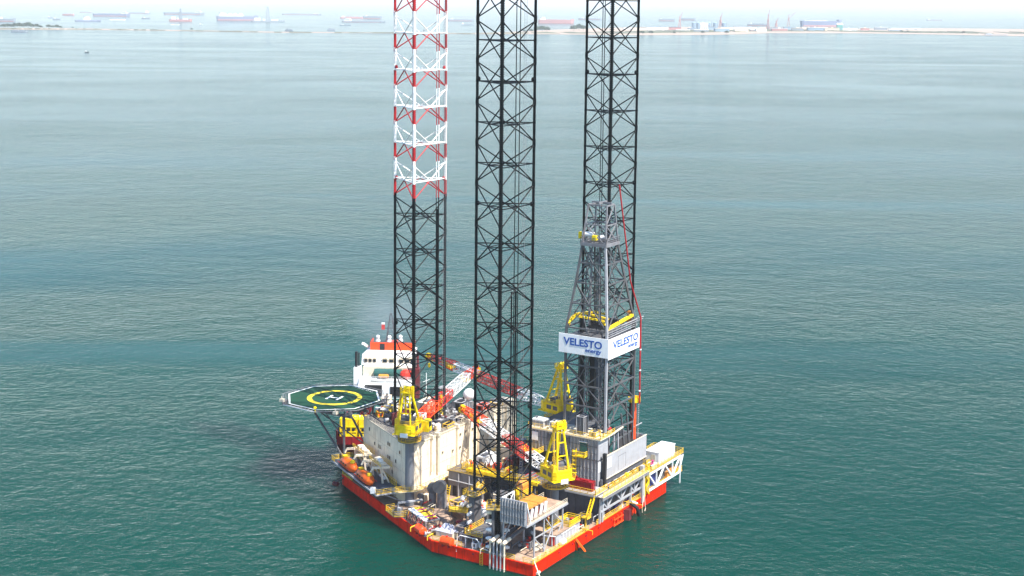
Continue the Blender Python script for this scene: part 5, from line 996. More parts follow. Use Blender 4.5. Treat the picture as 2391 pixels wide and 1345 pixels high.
# small repeated gear that crowds the decks
def gear(name, cat, label, group, build, spots):
    first = None
    for (x, y, z, r) in spots:
        if first is None: first = thing(name, label, cat, (x, y, z), r, group); build(first)
        else: dup(first, (x, y, z), r)
def b_drum(t): s = MB(); s.lathe([(.3, 0), (.3, .9), (.27, .92)], (0, 0, 0), 12); s.lathe([(.315, .3), (.315, .34)], (0, 0, 0), 12); s.build('shell', 'navy', t, local=True); s = MB(); s.lathe([(.27, .92), (.2, .94)], (0, 0, 0), 10); s.build('lid', 'lgrey', t, local=True)
def b_valve(t): s = MB(); s.tube((0, 0, 0), (0, 0, 1.1), .12, 8); s.tube((-.5, 0, .6), (.5, 0, .6), .14, 8); s.build('valve_body', 'lgrey', t, local=True); s = MB(); s.lathe([(.28, 1.1), (.28, 1.17)], (0, 0, 0), 12); s.build('hand_wheel', 'red', t, local=True)
def b_cyl(t):
    for k in range(4): s = MB(); s.lathe([(.13, 0), (.13, 1.3), (.05, 1.45)], (k * .3 - .45, 0, .1), 8); s.build('cylinder', ['ored', 'dgreen', 'ored', 'white'][k], t, local=True)
    s = MB(); s.rail([Vector((-.65, -.2, 0)), Vector((.65, -.2, 0)), Vector((.65, .2, 0)), Vector((-.65, .2, 0))], h=1.0, sp=1.3, w=.05); s.build('rack_frame', 'yellow', t, local=True)
def b_reel(t): s = MB(); s.lathe([(.7, -.5), (.7, -.42), (.4, -.42), (.4, .42), (.7, .42), (.7, .5)], (0, 0, .8), 16, 'y'); s.build('reel', 'wood', t, local=True); s = MB(); s.bar((-.5, -.65, 0), (0, -.65, .8), .1); s.bar((.5, -.65, 0), (0, -.65, .8), .1); s.bar((-.5, .65, 0), (0, .65, .8), .1); s.bar((.5, .65, 0), (0, .65, .8), .1); s.build('stand', 'rail', t, local=True)
def b_crate(t): s = MB(); s.box(-.6, .6, -.45, .45, 0, .8); s.build('body', 'wood', t, local=True); s = MB(); s.box(-.64, .64, -.1, .1, .8, .86); s.box(-.64, .64, -.49, -.45, .3, .45); s.build('batten', 'creamd', t, local=True)
def b_pump(t): s = MB(); s.box(-.8, .8, -.4, .4, 0, .18); s.build('base', 'dgrey', t, local=True); s = MB(); s.lathe([(.3, -.6), (.38, -.5), (.38, .1), (.2, .2), (.45, .3), (.45, .6)], (0, 0, .6), 12, 'x'); s.build('motor', 'lgrey', t, local=True)
g_ = random.Random(77)
def spots(n, boxes, z=2.85):
    out = []
    for _ in range(n): b = g_.choice(boxes); out.append((round(g_.uniform(b[0], b[1]), 2), round(g_.uniform(b[2], b[3]), 2), b[4] if len(b) > 4 else z, g_.uniform(0, 3)))
    return out
PORT = [(-30.4, -26, 13.6, 15.5), (-30.6, -27, -1.5, 1), (-27, -22, -2, 1), (-20, -15, 1, 12), (-24, -18, 18.6, 24), (-14, -7, 18, 21), (-21, -16, 21.5, 26)]
MID = [(-14, -5, 0, 12), (-9, -5, -4, 4), (-15, -9, 12.5, 15.5)]; STERN = [(-9, -6, -12.2, -8), (-27, -23, -9, -5), (-1, 19, -12.2, -11.4), (22, 31, -12.2, -9)]
PIPE = [(-2.5, 8, 9.8, 13.5, 9.27), (-2.5, 0, 17.8, 23, 9.27), (12, 20, 10, 23, 9.27), (5.5, 9, 15.8, 22, 9.27)]; TOP = [(3, 9, -9.8, -9, 20.52), (6.5, 9, -6, 8, 20.52)]; ROOF = [(-9, -4, 32, 36, 17.12), (-4, 0, 38, 46, 17.12), (5, 22, 33.6, 36, 17.12)]
gear('oil_drum', 'drum', 'small navy oil drum among the gear on the rig decks', 'oil drums', b_drum, spots(34, PORT + MID + STERN + PIPE))
gear('valve_stand', 'valve', 'small grey valve with red hand wheel on the rig decks', 'valve stands', b_valve, spots(44, PORT + MID + STERN + ROOF + TOP))
gear('gas_cylinder_rack', 'cylinder rack', 'yellow rack of upright gas cylinders on the rig decks', 'gas cylinder racks', b_cyl, spots(14, PORT + MID + PIPE))
gear('cable_reel', 'reel', 'wooden cable reel on a yellow stand on the rig decks', 'cable reels', b_reel, spots(9, PORT + MID + PIPE))
gear('crate', 'crate', 'small wooden crate among the gear on the rig decks', 'crates', b_crate, spots(34, PORT + MID + STERN + PIPE + ROOF))
gear('pump', 'pump', 'small grey motor pump bolted down on the rig decks', 'pumps', b_pump, spots(36, PORT + MID + STERN + ROOF))
for k in range(70):   # service pipework fixed to the deck
    b = g_.choice(PORT + MID + STERN[:3] + ROOF[:2]); z = (b[4] if len(b) > 4 else 2.85) + g_.uniform(.25, 1.6); x = g_.uniform(b[0], b[1]); y = g_.uniform(b[2], b[3]); Lx = g_.uniform(2, 5) * g_.choice((-1, 1)); s = MB(); r = g_.uniform(.06, .16)
    if k % 2: s.path([(x, y, z - .9), (x, y, z), (x + Lx, y, z), (x + Lx, y, z - .9)], r, 6)
    else: s.path([(x, y, z - .9), (x, y, z), (x, y + Lx, z), (x, y + Lx, z - .9)], r, 6)
    s.build('pipework', g_.choice(['lgrey', 'grey', 'creamd', 'dgrey', 'rail', 'dred']), hull if z < 10 else acc)
# roof of the quarters
Z = 17.12
for k, (x, y, L_, W, h, rz, m, lab) in enumerate(((-1.4, 46.5, 3.0, 1.6, 1.2, 1.0, 'dgrey', 'dark fan box on the roof edge near the helideck'), (-4.6, 41.6, 2.4, 1.6, 1.0, 1.0, 'creamd', 'cream plant box on the roof behind the helideck corner'), (-5.4, 37, 1.8, 1.2, .8, .4, 'orange', 'small orange box on the roof left of the crane'), (-8.6, 33.6, 1.6, 1.4, .9, 0, 'dred', 'dark red pump on the roof directly behind the crane'), (1.6, 33.4, 3.2, 2.2, 1.3, 0, 'dgrey', 'dark air conditioner on the roof right of the crane'), (5.6, 32.4, 3.0, 2.0, 1.1, 0, 'grey', 'grey air conditioner on the roof edge, beside the dark one'), (1.4, 30.9, 3.0, 1.4, .9, 0, 'dgrey', 'low dark unit at the roof edge right of the crane'), (7.6, 30.8, 4.6, 1.8, 1.2, .05, 'dark', 'black pipe manifold box at the roof edge behind the near leg'), (11.8, 31, 2.4, 1.8, 1.5, 0, 'creamd', 'cream box on the roof under the white dome'), (18.6, 32.2, 3.4, 2.4, 1.4, 0, 'ored', 'orange red box on the roof behind the near leg'), (23.4, 31.2, 3, 2, 1.1, 0, 'white', 'white box at the far right end of the roof'), (9.4, 42.6, 6.2, 3.2, 2.9, .1, 'cream', 'cream roof house behind the banded leg with dark opening'), (16.6, 37.4, 4.6, 3, 2.0, .1, 'lgrey', 'grey roof house behind the white dome'), (3.4, 50.6, 3.4, 2.2, 1.6, 0, 'yellow', 'yellow rescue box on the roof beside the helideck'), (-.6, 50.2, 2.0, 1.4, 1.2, .9, 'orange', 'orange chest on the roof at the helideck stair'))):
    module(lab, 'roof unit', (x, y, Z), L_, W, h, rz, m, name='roof_unit', top=['dgrey', 'lgrey', 'rail', 'creamd'][k % 4], door=['dark', 'lgrey', 'dgrey'][k % 3])
for x, y, h, r, m, lab in ((7.6, 37.2, 5.2, .75, 'ring', 'yellow exhaust stack on the roof between the banded leg and the dome'), (4.6, 36.4, 1.6, .8, 'cream', 'short cream tank on the roof beside the yellow stack'), (-3.2, 34.6, 1.7, .9, 'dred', 'dark red tank on the roof touching the crane house'), (-1.0, 42.2, 1.4, .8, 'white', 'white tank on the roof near the helideck corner'), (1.2, 46.2, 1.5, .9, 'cream', 'cream tank on the roof between helideck and banded leg'), (-2.6, 31.4, 1.3, .8, 'cream', 'cream dome topped tank at the front roof corner')):
    vtank(lab, 'tank', (x, y, Z), h, r, m)
cyl_tank('white cylinder on the roof below the helideck edge', 'tank', (1.6, 51.2, Z + .3), 3.2, .5, 1.9, 'white', None, 'air_receiver'); cyl_tank('cream cylinder on the roof behind the yellow A-frame', 'tank', (3.6, 47.6, Z + .2), 2.6, .9, 1.2, 'cream', None, 'water_tank')
t = thing('leg_well_coaming', 'dark red coaming on the roof around the foot of the banded leg', 'coaming', (-1.04, 38.4, Z)); s = MB(); s.box(-5.4, -4.9, 33.6, 43, Z, Z + 1.4); s.box(4.2, 4.7, 33.6, 44, Z, Z + 1.4); s.box(-4.9, 4.2, 43, 43.4, Z, Z + 2.8); s.build('plates', 'maroon', t)
for k in range(16):
    rr2 = random.Random(40 + k); x = rr2.uniform(-2, 24); y = rr2.uniform(31, 35) if k % 2 else rr2.uniform(36, 46)
    if y > 36: x = rr2.uniform(2, 16)
    t = thing('mushroom_vent', 'small mushroom vent among the plant on the quarters roof', 'vent', (x, y, Z), 0, 'roof vents'); s = MB(); s.lathe([(.18, 0), (.18, .7), (.4, .75), (.36, 1.0), (.05, 1.1)], (0, 0, 0), 10); s.build('cap', rr2.choice(['cream', 'white', 'dgrey', 'lgrey']), t, local=True)
t = thing('radio_mast', 'thin white radio mast on the roof left of the white dome', 'mast', (12, 45, Z)); s = MB(); s.tube((12, 45, Z), (12, 45, Z + 9), .1, 6); s.bar((10.6, 45, Z + 7), (13.4, 45, Z + 7), .08); s.bar((12, 45, Z + 5), (10.6, 46, Z), .06); s.build('pole', 'white', t)
# ---------------------------------------------------------------- supply vessel
VR = atan2(.484, .875)
v = thing('supply_vessel', 'white and maroon supply vessel with red topped bridge moored behind the helideck', 'ship', (14.5, 66.4, 0), VR)
s = MB(); hp = [(0, -7.6), (46, -8.0), (60, -6.8), (68, -3.4), (73, 0), (68, 3.4), (60, 6.8), (46, 8.0), (0, 7.6)]; hb = [(2, -6.5), (46, -7), (58, -5), (64, -2), (67, 0), (64, 2), (58, 5), (46, 7), (2, 6.5)]
s.prism(hb, -3, 4.2, top=hp); s.build('hull', 'maroon', v, local=True); s = MB(); s.prism([(x * .995 + .1, y * .98) for x, y in hp], 4.2, 4.3); s.build('main_deck', 'dgreen', v, local=True)
for sg in (-1, 1):
    s = MB(); s.box(.4, 40, sg * 7.7 - .12, sg * 7.7 + .12, 4.2, 6.2)
    for k in range(20): s.bar((1 + 2 * k, sg * 7.5, 4.2), (1 + 2 * k, sg * 7.5, 6.3), .2)
    s.bar((.4, sg * 7.7, 6.3), (40, sg * 7.7, 6.3), .4); s.build('cargo_rail', 'maroon' if sg > 0 else 'white', v, local=True)
s = MB(); s.box(.0, .3, -7.5, 7.5, 3.0, 5.1); s.build('stern_rail', 'dred', v, local=True)
s = MB(); s.prism([(41, -8), (60, -7), (66, -3), (66, 3), (60, 7), (41, 8)], 4.3, 9.6); s.box(33, 41, -8, -6.2, 4.3, 8.4); s.box(33, 41, 6.2, 8, 4.3, 8.4); s.build('forecastle_house', 'white', v, local=True)
s = MB(); s.prism([(45, -7.4), (60, -6.4), (63, -3), (63, 3), (60, 6.4), (45, 7.4)], 9.6, 12.5); s.build('deckhouse', 'creamd', v, local=True)
s = MB(); s.prism([(47.4, -8.2), (58, -7.2), (61, -3), (61, 3), (58, 7.2), (47.4, 8.2)], 12.5, 15.6, top=[(48.0, -8.0), (57.6, -7.0), (60, -3), (60, 3), (57.6, 7.0), (48.0, 8.0)]); wh = s.build('wheelhouse', 'white', v, local=True)
for y in (6.9, 5.6, 4.3, 1.2, -.7, -3.6, -5.4, -7):
    w = 1.05 if y > 3 else 1.55; s = MB(); s.bar((47.35, y, 14.1), (47.62, y, 14.15), w, 1.65); f = s.build('window', 'cream', v, local=True); s = MB(); s.bar((47.3, y, 14.1), (47.4, y, 14.1), w * .8, 1.35); s.build('pane', 'glass', f, local=True)
s = MB(); s.prism([(48.2, -7.9), (57.6, -7.2), (59.5, 0), (57.6, 7.2), (48.2, 7.9)], 15.6, 15.9, top=[(51, -6.8), (57, -6.2), (58.8, 0), (57, 6.2), (51, 6.8)]); s.build('wheelhouse_roof', 'white', v, local=True)
s = MB(); s.box(52.2, 52.5, -6.6, 6.3, 15.9, 18.2); s.box(52.5, 58, 6.0, 6.3, 15.9, 18.2); s.box(52.5, 58, -6.6, -6.3, 15.9, 18.2); s.box(53, 57, -2.5, 2.0, 15.9, 18.0); s.build('monkey_island_bulwark', 'ored', v, local=True)
s = MB(); s.box(52.1, 52.18, 1.9, 3.4, 16.0, 17.9); s.build('bulwark_gap', 'dark', v, local=True)
s = MB(); s.rail([Vector((52.5, -6.5, 18.2)), Vector((52.5, 6.3, 18.2)), Vector((58, 6.3, 18.2))], w=.06, sp=2); s.build('top_railing', 'dgrey', v, local=True)
s = MB()
for a, b in ((-1, -1), (1, -1), (1, 1), (-1, 1)): s.bar((55 + a * 1.3, .4 + b * 1.4, 18), (55 + a * .2, .4 + b * .2, 26.5), .22)
for z in (19.5, 21, 22.5, 24): q = 1.4 - (z - 18) * .14; s.bar((55 - q, .4 - q, z), (55 - q, .4 + q, z), .14); s.bar((55 - q, .4 - q, z), (55 - q, .4 + q, z + 1.4), .1); s.bar((55 - q, .4 + q, z), (55 - q, .4 - q, z + 1.4), .1)
s.bar((55, -2.6, 22), (55, 3.4, 22), .18); s.bar((55, .4, 26), (55, .4, 29), .09); s.build('mast', 'dgrey', v, local=True)
for y, z, x in ((4.2, 18.2, 54), (.6, 18.4, 53), (-2.6, 18.4, 54)): s = MB(); s.lathe([(.8, 0), (.5, .8)], (x, y, z), 10); s.ball((x, y, z + 1.3), .6, 12); s.build('radar_dome', 'white', v, local=True)
s = MB(); s.box(54.6, 54.7, 2.2, 3.2, 21.6, 23.2); s.build('signal_flag', 'red', v, local=True); s = MB(); s.box(54.6, 54.7, 2.2, 3.2, 23.2, 23.8); s.build('flag_top', 'white', v, local=True)
for sg, m in ((1, 'dark'), (-1, 'maroon')):
    s = MB(); s.box(41.6, 44.6, sg * 8.6 - 1.0, sg * 8.6 + 1.0, 4.3, 13.0); s.build('funnel_casing', 'white' if sg > 0 else 'maroon', v, local=True); s = MB(); s.tube((43, sg * 9.0, 12.8), (43, sg * 9.0, 17.6), .42, 12); s.tube((43.4, sg * 8.3, 12.8), (43.4, sg * 8.3, 17.2), .2, 8); s.build('exhaust_pipe', m, v, local=True)
s = MB(); s.rail([Vector((41.2, 7.8, 9.6)), Vector((41.2, -7.8, 9.6))], w=.07, sp=1.6); s.box(41.0, 41.2, -7, 4.6, 9.0, 9.8); s.build('deck_railing', 'white', v, local=True)
s = MB(); s.lathe([(.1, -4.8), (1.3, -4.3), (1.3, 3.6), (.1, 4.0)], (44, .2, 11.0), 14, 'y'); s.build('towing_winch', 'dgreen', v, local=True); s = MB(); s.lathe([(.1, -1.6), (.6, -1.3), (.6, 1.3), (.1, 1.6)], (42.2, .9, 10.6), 12, 'y'); s.build('float', 'tan', v, local=True)
s = MB(); s.ball((43.2, -5.6, 11.0), 1.9, 12, .8); s.build('rescue_boat', 'red', v, local=True); s = MB(); s.bar((44, -6.6, 9.6), (44, -5.8, 13.5), .3); s.bar((44, -5.8, 13.5), (42.6, -5.0, 13.2), .25); s.build('boat_davit', 'white', v, local=True)
s = MB(); s.bar((44.5, 5.4, 9.6), (46.6, 2.6, 13.6), .35); s.bar((44.5, 4.8, 9.6), (46.6, 2.0, 13.6), .1); s.build('outside_stair', 'creamd', v, local=True)
s = MB(); s.bar((54, 7.2, 16.4), (51.6, 8.4, 18.0), .7, .7); s.build('searchlight', 'white', v, local=True)
s = MB(); s.box(40.8, 41.0, 1.2, 6.8, 5.0, 8.2); s.box(40.8, 41.0, -4.6, -1.2, 5.0, 7.8); s.build('towing_door', 'dark', v, local=True)
Vx = lambda x, y: (14.5 + .875 * x - .484 * y, 66.4 + .484 * x + .875 * y)
for k, yy in enumerate((4.7, -.4)):
    c = Vx(3.8, yy); t = thing('lifting_frame', ('left' if k == 0 else 'right') + ' of two bright yellow cargo frames on the stern of the supply vessel', 'cargo frame', (*c, 4.3), VR, 'yellow cargo frames'); s = MB()
    for z in (0, 1.6, 3.0, 5.0):
        for a, b, c2, d in ((-1.9, -2.2, 1.9, -2.2), (1.9, -2.2, 1.9, 2.2), (1.9, 2.2, -1.9, 2.2), (-1.9, 2.2, -1.9, -2.2)): s.bar((a, b, z), (c2, d, z), .26)
    for a in (-1.9, 0, 1.9):
        for b in (-2.2, -.7, .7, 2.2): s.bar((a, b, 0), (a, b, 5.0), .22)
    s.build('frame', 'byellow', t, local=True); s = MB(); s.box(-1.95, 1.9, -2.2, 2.2, 0, 1.1); s.box(-1.97, 1.9, -2.1, 2.1, 3.0, 4.7); s.box(-1.8, 1.8, -2.2, 2.2, 1.6, 3.0); s.build('panel', 'byellow', t, local=True); s = MB()
    for b in (-1.3, 0, 1.2): s.box(-2.02, -1.96, b - .42, b + .42, 1.85, 2.6)
    s.build('slot', 'dark', t, local=True); s = MB(); s.ball((0, -.6, 5.2), .7, 10, .6); s.build('lifting_eye', 'byellow', t, local=True)
for k, (x, y, L_, W, h, m, lab) in enumerate(((12, 4, 5, 2.4, 2.4, 'cream', 'cream container on the vessel deck behind the yellow frames'), (11, -3.4, 6, 2.4, 1.2, 'tan', 'tan half height container on the vessel deck by the quarters'), (26, 3.6, 5, 2.4, 2.5, 'dred', 'dark red container on the vessel deck ahead of the helideck'), (27, -3.8, 5, 2.4, 2.5, 'white', 'white container on the vessel deck near the banded leg'), (34.5, -1, 4, 2.4, 2.3, 'cream', 'cream container close under the vessel bridge'))):
    c = Vx(x, y); module(lab, 'container', (*c, 4.32), L_, W, h, VR, m, name='cargo_container', door='dgrey')
t = thing('mooring_line', 'thin mooring line from the supply vessel stern to the rig', 'rope', (11, 67, 4.5)); s = MB(); s.path([(*Vx(.5, -4), 4.9), (5, 60, 3.6), (2, 57.2, 3.2)], .07, 5); s.build('rope', 'rope', t)
# ---------------------------------------------------------------- smoke from the vessel
mv = bpy.data.materials.new('funnel_smoke'); mv.use_nodes = True; n = mv.node_tree; n.nodes.remove(n.nodes['Principled BSDF']); pv = n.nodes.new('ShaderNodeVolumePrincipled'); pv.inputs['Color'].default_value = (.66, .76, .84, 1)
tc = n.nodes.new('ShaderNodeTexCoord'); no = n.nodes.new('ShaderNodeTexNoise'); no.inputs['Scale'].default_value = .16; no.inputs['Detail'].default_value = 4; n.links.new(tc.outputs['Object'], no.inputs['Vector'])
gr = n.nodes.new('ShaderNodeTexGradient'); gr.gradient_type = 'SPHERICAL'; mp = n.nodes.new('ShaderNodeMapping'); mp.inputs['Scale'].default_value = (1 / 15, 1 / 15, 1 / 11); n.links.new(tc.outputs['Object'], mp.inputs[0]); n.links.new(mp.outputs[0], gr.inputs[0])
m1 = n.nodes.new('ShaderNodeMath'); m1.operation = 'MULTIPLY'; n.links.new(no.outputs[0], m1.inputs[0]); n.links.new(gr.outputs[1], m1.inputs[1]); m2 = n.nodes.new('ShaderNodeMath'); m2.operation = 'MULTIPLY'; m2.inputs[1].default_value = .05; n.links.new(m1.outputs[0], m2.inputs[0]); n.links.new(m2.outputs[0], pv.inputs['Density']); n.links.new(pv.outputs[0], n.nodes['Material Output'].inputs['Volume'])
s = MB(); s.lathe([(max(.1, 15 * sin(pi * k / 10)), -11 * cos(pi * k / 10)) for k in range(11)], (0, 0, 0), 20); o = s.build('smoke', mv); o.location = (66, 96, 24); tag(o, 'faint bluish exhaust smoke drifting above the supply vessel mast', 'smoke', kind='stuff')
# ---------------------------------------------------------------- far ships
def far_ship(kind, x, y, rz, L, hh, hs, m, label, flip):
    t = thing('far_' + {'coaster': 'coaster', 'tug': 'tug_boat', 'tanker': 'tanker', 'supply': 'supply_ship', 'barge': 'barge', 'drillship': 'drill_ship', 'launch': 'launch', 'cargo': 'cargo_ship'}[kind], label, 'boat' if kind in ('launch', 'tug', 'barge') else 'ship', (x, y, 0), rz)
    B = max(3, L * .13); h = L / 2; s = MB()
    s.prism([(-h * .97, -B * .35), (-h * .9, -B / 2), (h * .82, -B / 2), (h * .97, 0), (h * .82, B / 2), (-h * .9, B / 2), (-h * .97, B * .35)], -2, hh, top=[(-h, -B * .42), (-h * .92, -B / 2), (h * .84, -B / 2), (h, 0), (h * .84, B / 2), (-h * .92, B / 2), (-h, B * .42)])
    s.prism([(h * .8, -B / 2), (h, 0), (h * .8, B / 2)], hh, hh * 1.25); s.build('hull', m, t, local=True)
    if kind in ('cargo', 'tanker', 'coaster') and L > 80: s = MB(); s.box(-h * .93, h * .84, -B * .505, B * .505, -2, hh * .25); s.build('boot_top', 'shipred', t, local=True)
    sg = 1 if flip else -1; d = max(2, hs - hh)
    if kind in ('tanker', 'coaster', 'supply', 'cargo', 'tug', 'launch'):
        c = h * (.72 if kind in ('tanker', 'cargo') else .05 if kind == 'supply' else .55) * sg; w = L * (.07 if kind in ('tanker', 'cargo') else .13); s = MB()
        s.box(c - w, c + w, -B * .42, B * .42, hh, hh + d * .6); s.box(c - w * .6, c + w * .7, -B * .48, B * .48, hh + d * .6, hh + d * .85); s.build('superstructure', 'white', t, local=True)
        s = MB(); s.box(c - w * .9 * -sg - w * .2, c - w * .9 * -sg + w * .2, -B * .12, B * .12, hh + d * .5, hh + d); s.build('funnel', 'shipgrey', t, local=True)
    if kind == 'tanker': s = MB(); s.box(-h * .8, h * .6, -.6, .6, hh, hh + 1.5); s.bar((0, 0, hh), (0, 0, hh + d * .6), .8); s.bar((0, -B * .4, hh + 3), (0, B * .4, hh + 3), .6); s.build('deck_pipes', m, t, local=True)
    if kind == 'cargo' and L > 200:
        s = MB(); s.box(-h * .75, h * .28, -B * .45, B * .45, hh, hh + d * .45)
        for k in range(4): s.lathe([(B * .3, 0), (B * .25, d * .3)], (-h * .6 + k * h * .25, 0, hh + d * .4), 10)
        s.build('upperworks', 'white', t, local=True)
    elif kind == 'cargo':
        for k in range(4): s = MB(); s.box(-h * .5 + k * h * .28, -h * .5 + k * h * .28 + h * .2, -B * .4, B * .4, hh, hh + d * .3); s.build('hatch_cover', m, t, local=True)
    if kind == 'drillship':
        s = MB(); q = L * .05
        for a, b in ((-1, -1), (1, -1), (1, 1), (-1, 1)): s.bar((a * q, b * q, hh), (a * q * .35, b * q * .35, hs), 2.2)
        for k in range(6): z = hh + (hs - hh) * k / 6; r_ = q * (1 - .65 * k / 6); s.bar((-r_, -r_, z), (r_, -r_, z + (hs - hh) / 6), 1.6); s.bar((r_, -r_, z), (-r_, -r_, z + (hs - hh) / 6), 1.6); s.bar((-r_, -r_, z), (-r_, r_, z + (hs - hh) / 6), 1.6)
        s.build('derrick_tower', 'shipgrey', t, local=True); s = MB(); s.box(-h * .8, -h * .45, -B * .4, B * .4, hh, hh + 14); s.box(-h * .3, -h * .15, -B * .3, B * .3, hh, hh + 8); s.box(h * .2, h * .6, -B * .4, B * .4, hh, hh + 6); s.build('superstructure', 'white', t, local=True)
    if kind == 'barge': s = MB(); s.box(-h * .6, -h * .1, -B * .3, B * .3, hh, hs); s.box(h * .1, h * .5, -B * .3, B * .3, hh, hh + d * .6); s.build('deck_load', 'shipgrey', t, local=True); 
    return t
SHIPS = [
('coaster',4420,5613,-1.14,107,13.1,21.9,'shipgrey','small grey coaster cut by the left edge of the picture',0),
('tug',5420,6456,-0.77,31,5.1,10.3,'shipgrey','left one of two tiny tugs beyond the wooded island',0),
('tug',5024,5949,-1.14,43,5.9,11.9,'shipgrey','right one of two tiny tugs beyond the wooded island',0),
('tanker',6335,7345,-1.27,88,8.8,14.7,'shipred','low pale red tanker farther out than the two tugs',1),
('tanker',7676,8667,-0.77,98,7.0,12.2,'shipgrey','faintest small grey ship above the blue supply ship',1),
('tanker',6334,6944,-1.14,245,15.7,34.2,'shipblue','long dark blue tanker with white bridge at its right end',1),
('supply',4799,5465,-0.77,125,6.7,26.7,'shipblue','blue anchored supply ship with white house amidships',0),
('barge',5240,5726,-0.77,83,4.7,14.2,'white','cluster of small white craft right of the blue supply ship',0),
('tanker',7722,8147,-1.02,183,6.8,28.8,'shipgrey','grey tanker with white bridge, just right of the long blue tanker',1),
('tug',5739,6028,-1.27,56,5.1,10.2,'shipgrey','tiny tug between the white craft and the red drill ship',0),
('tanker',7606,7555,-1.14,308,14.6,32.4,'shipgrey','long faint grey ship behind the red drill ship',1),
('drillship',5259,5286,-1.02,119,10.3,66.2,'shipred','red drill ship with dark derrick, white house at its left',0),
('launch',4485,4559,-1.14,43,2.0,4.9,'white','low white craft with a pale wake before the red drill ship',0),
('launch',4673,4583,-1.27,18,3.0,8.1,'white','tiny white launch right of the red drill ship',0),
('cargo',5848,5433,-0.77,232,22.0,45.1,'shipblue','large blue and red cargo ship with long white upperworks',0),
('drillship',5612,5004,-0.77,177,6.9,78.3,'shipgrey','pale drill ship with tall tower, nearest the large blue and red cargo ship',0),
('tanker',8590,7267,-0.89,309,8.5,15.3,'shipgrey','long faint grey ship high between the pale drill ship and the banded leg',1),
('cargo',7264,5735,-0.89,158,8.4,19.7,'shipred','pale red cargo ship behind the long grey hull left of the banded leg',0),
('cargo',7245,5554,-1.14,122,15.3,25.0,'shipgrey','short grey cargo ship behind the long grey hull left of the banded leg',0),
('tanker',6029,4691,-1.14,239,5.8,23.4,'shipgrey','long grey hull with white bridge left of the banded leg',0),
('launch',5148,4121,-1.14,55,3.0,5.1,'shipgrey','low grey barge just below the long grey hull',0),
('barge',4015,3499,-1.27,33,5.0,8.3,'shipgrey','grey deck barge close off the sand spit, the left one of two',0),
('barge',4253,3486,-0.89,31,5.1,7.7,'shipgrey','grey deck barge close off the sand spit, the right one of two',0),
('cargo',7056,4746,-1.02,156,9.1,15.6,'shipgrey','faint grey ship between the banded leg and the black leg',0),
('tanker',5848,3899,-1.02,65,3.2,14.0,'shipgrey','small ship with white bridge low between the banded leg and the black leg',0),
('tanker',6861,3972,-1.02,204,19.4,37.6,'shipred','red hulled ship between the two black legs',0),
('cargo',8625,4720,-1.27,167,9.0,14.9,'shipgrey','faint grey ship behind the right black leg',0),
('cargo',8645,4144,-1.14,111,13.1,17.5,'shipgrey','grey ship left of the port silos',0),
('cargo',9297,4289,-1.27,106,12.4,15.5,'shipgrey','short faint ship above the port silos',0),
('cargo',7353,2961,-1.27,121,8.5,19.4,'shipgrey','grey ship alongside the port cranes',0),
('cargo',7461,2635,-0.77,244,30.2,33.9,'shipblue','large blue and red hull at the right end of the port',0),
('tanker',11883,3258,-0.77,149,5.6,13.0,'shipgrey','faintest ship far out on the right',0),
('barge',3048,3858,-1.27,63,4.6,7.7,'shipgrey','dark barge moored in front of the wooded island',0),
('launch',1937,2301,-1.14,10,1.5,4.4,'dark','small dark boat alone on the open water at upper left',0),
('launch',5965,1337,-1.27,94,2.8,8.5,'shipgrey','small boats lying off the beach at far right',0),
]
for a in SHIPS: far_ship(*a)
# ---------------------------------------------------------------- land
near = [(3129, 4528), (3249, 4206), (3332, 4075), (3463, 3997), (3588, 3798), (3720, 3318), (4020, 3008), (4158, 2763), (4372, 2619), (4584, 2284), (4831, 2154), (5067, 2114), (5443, 2122), (5767, 1866), (5869, 1533), (5860, 1200), (5972, 878)]
farr = [(3317, 4786), (3442, 4443), (3555, 4336), (3642, 4197), (3719, 3932), (3852, 3432), (4134, 3092), (4306, 2861), (4813, 2923), (5255, 3038), (6270, 3132), (6602, 2957), (6799, 2853), (7003, 2745), (6973, 2272), (7637, 2021), (7860, 1645), (8134, 1239)]
s = MB(); n_ = len(near)
s.v = [(x, y, .3) for x, y in near] + [(x, y, .35) for x, y in farr]
for i in range(n_ - 1): s.face([i, i + 1, n_ + i + 1, n_ + i])
tag(s.build('sand_spit', 'sand'), 'long low pale sand spit across the far water', 'land', kind='structure')
rr = random.Random(11)
s = MB(); lo = [Vector(p).lerp(Vector(q), .25) for p, q in zip(near, farr)]; hi = [Vector(p).lerp(Vector(q), .5) for p, q in zip(near, farr)]
for i in range(n_ - 1):
    for k in range(16):
        if rr.random() < .2: continue
        a = lo[i].lerp(lo[i + 1], k / 16); b = lo[i].lerp(lo[i + 1], (k + 1) / 16); c = hi[i].lerp(hi[i + 1], (k + 1) / 16); d = hi[i].lerp(hi[i + 1], k / 16); h = rr.uniform(.8, 3.2); s.prism([tuple(a), tuple(b), tuple(c), tuple(d)], .2, h)
tag(s.build('scrub', 'scrub'), 'low brown green scrub growing along the sand spit', 'scrub', kind='stuff')
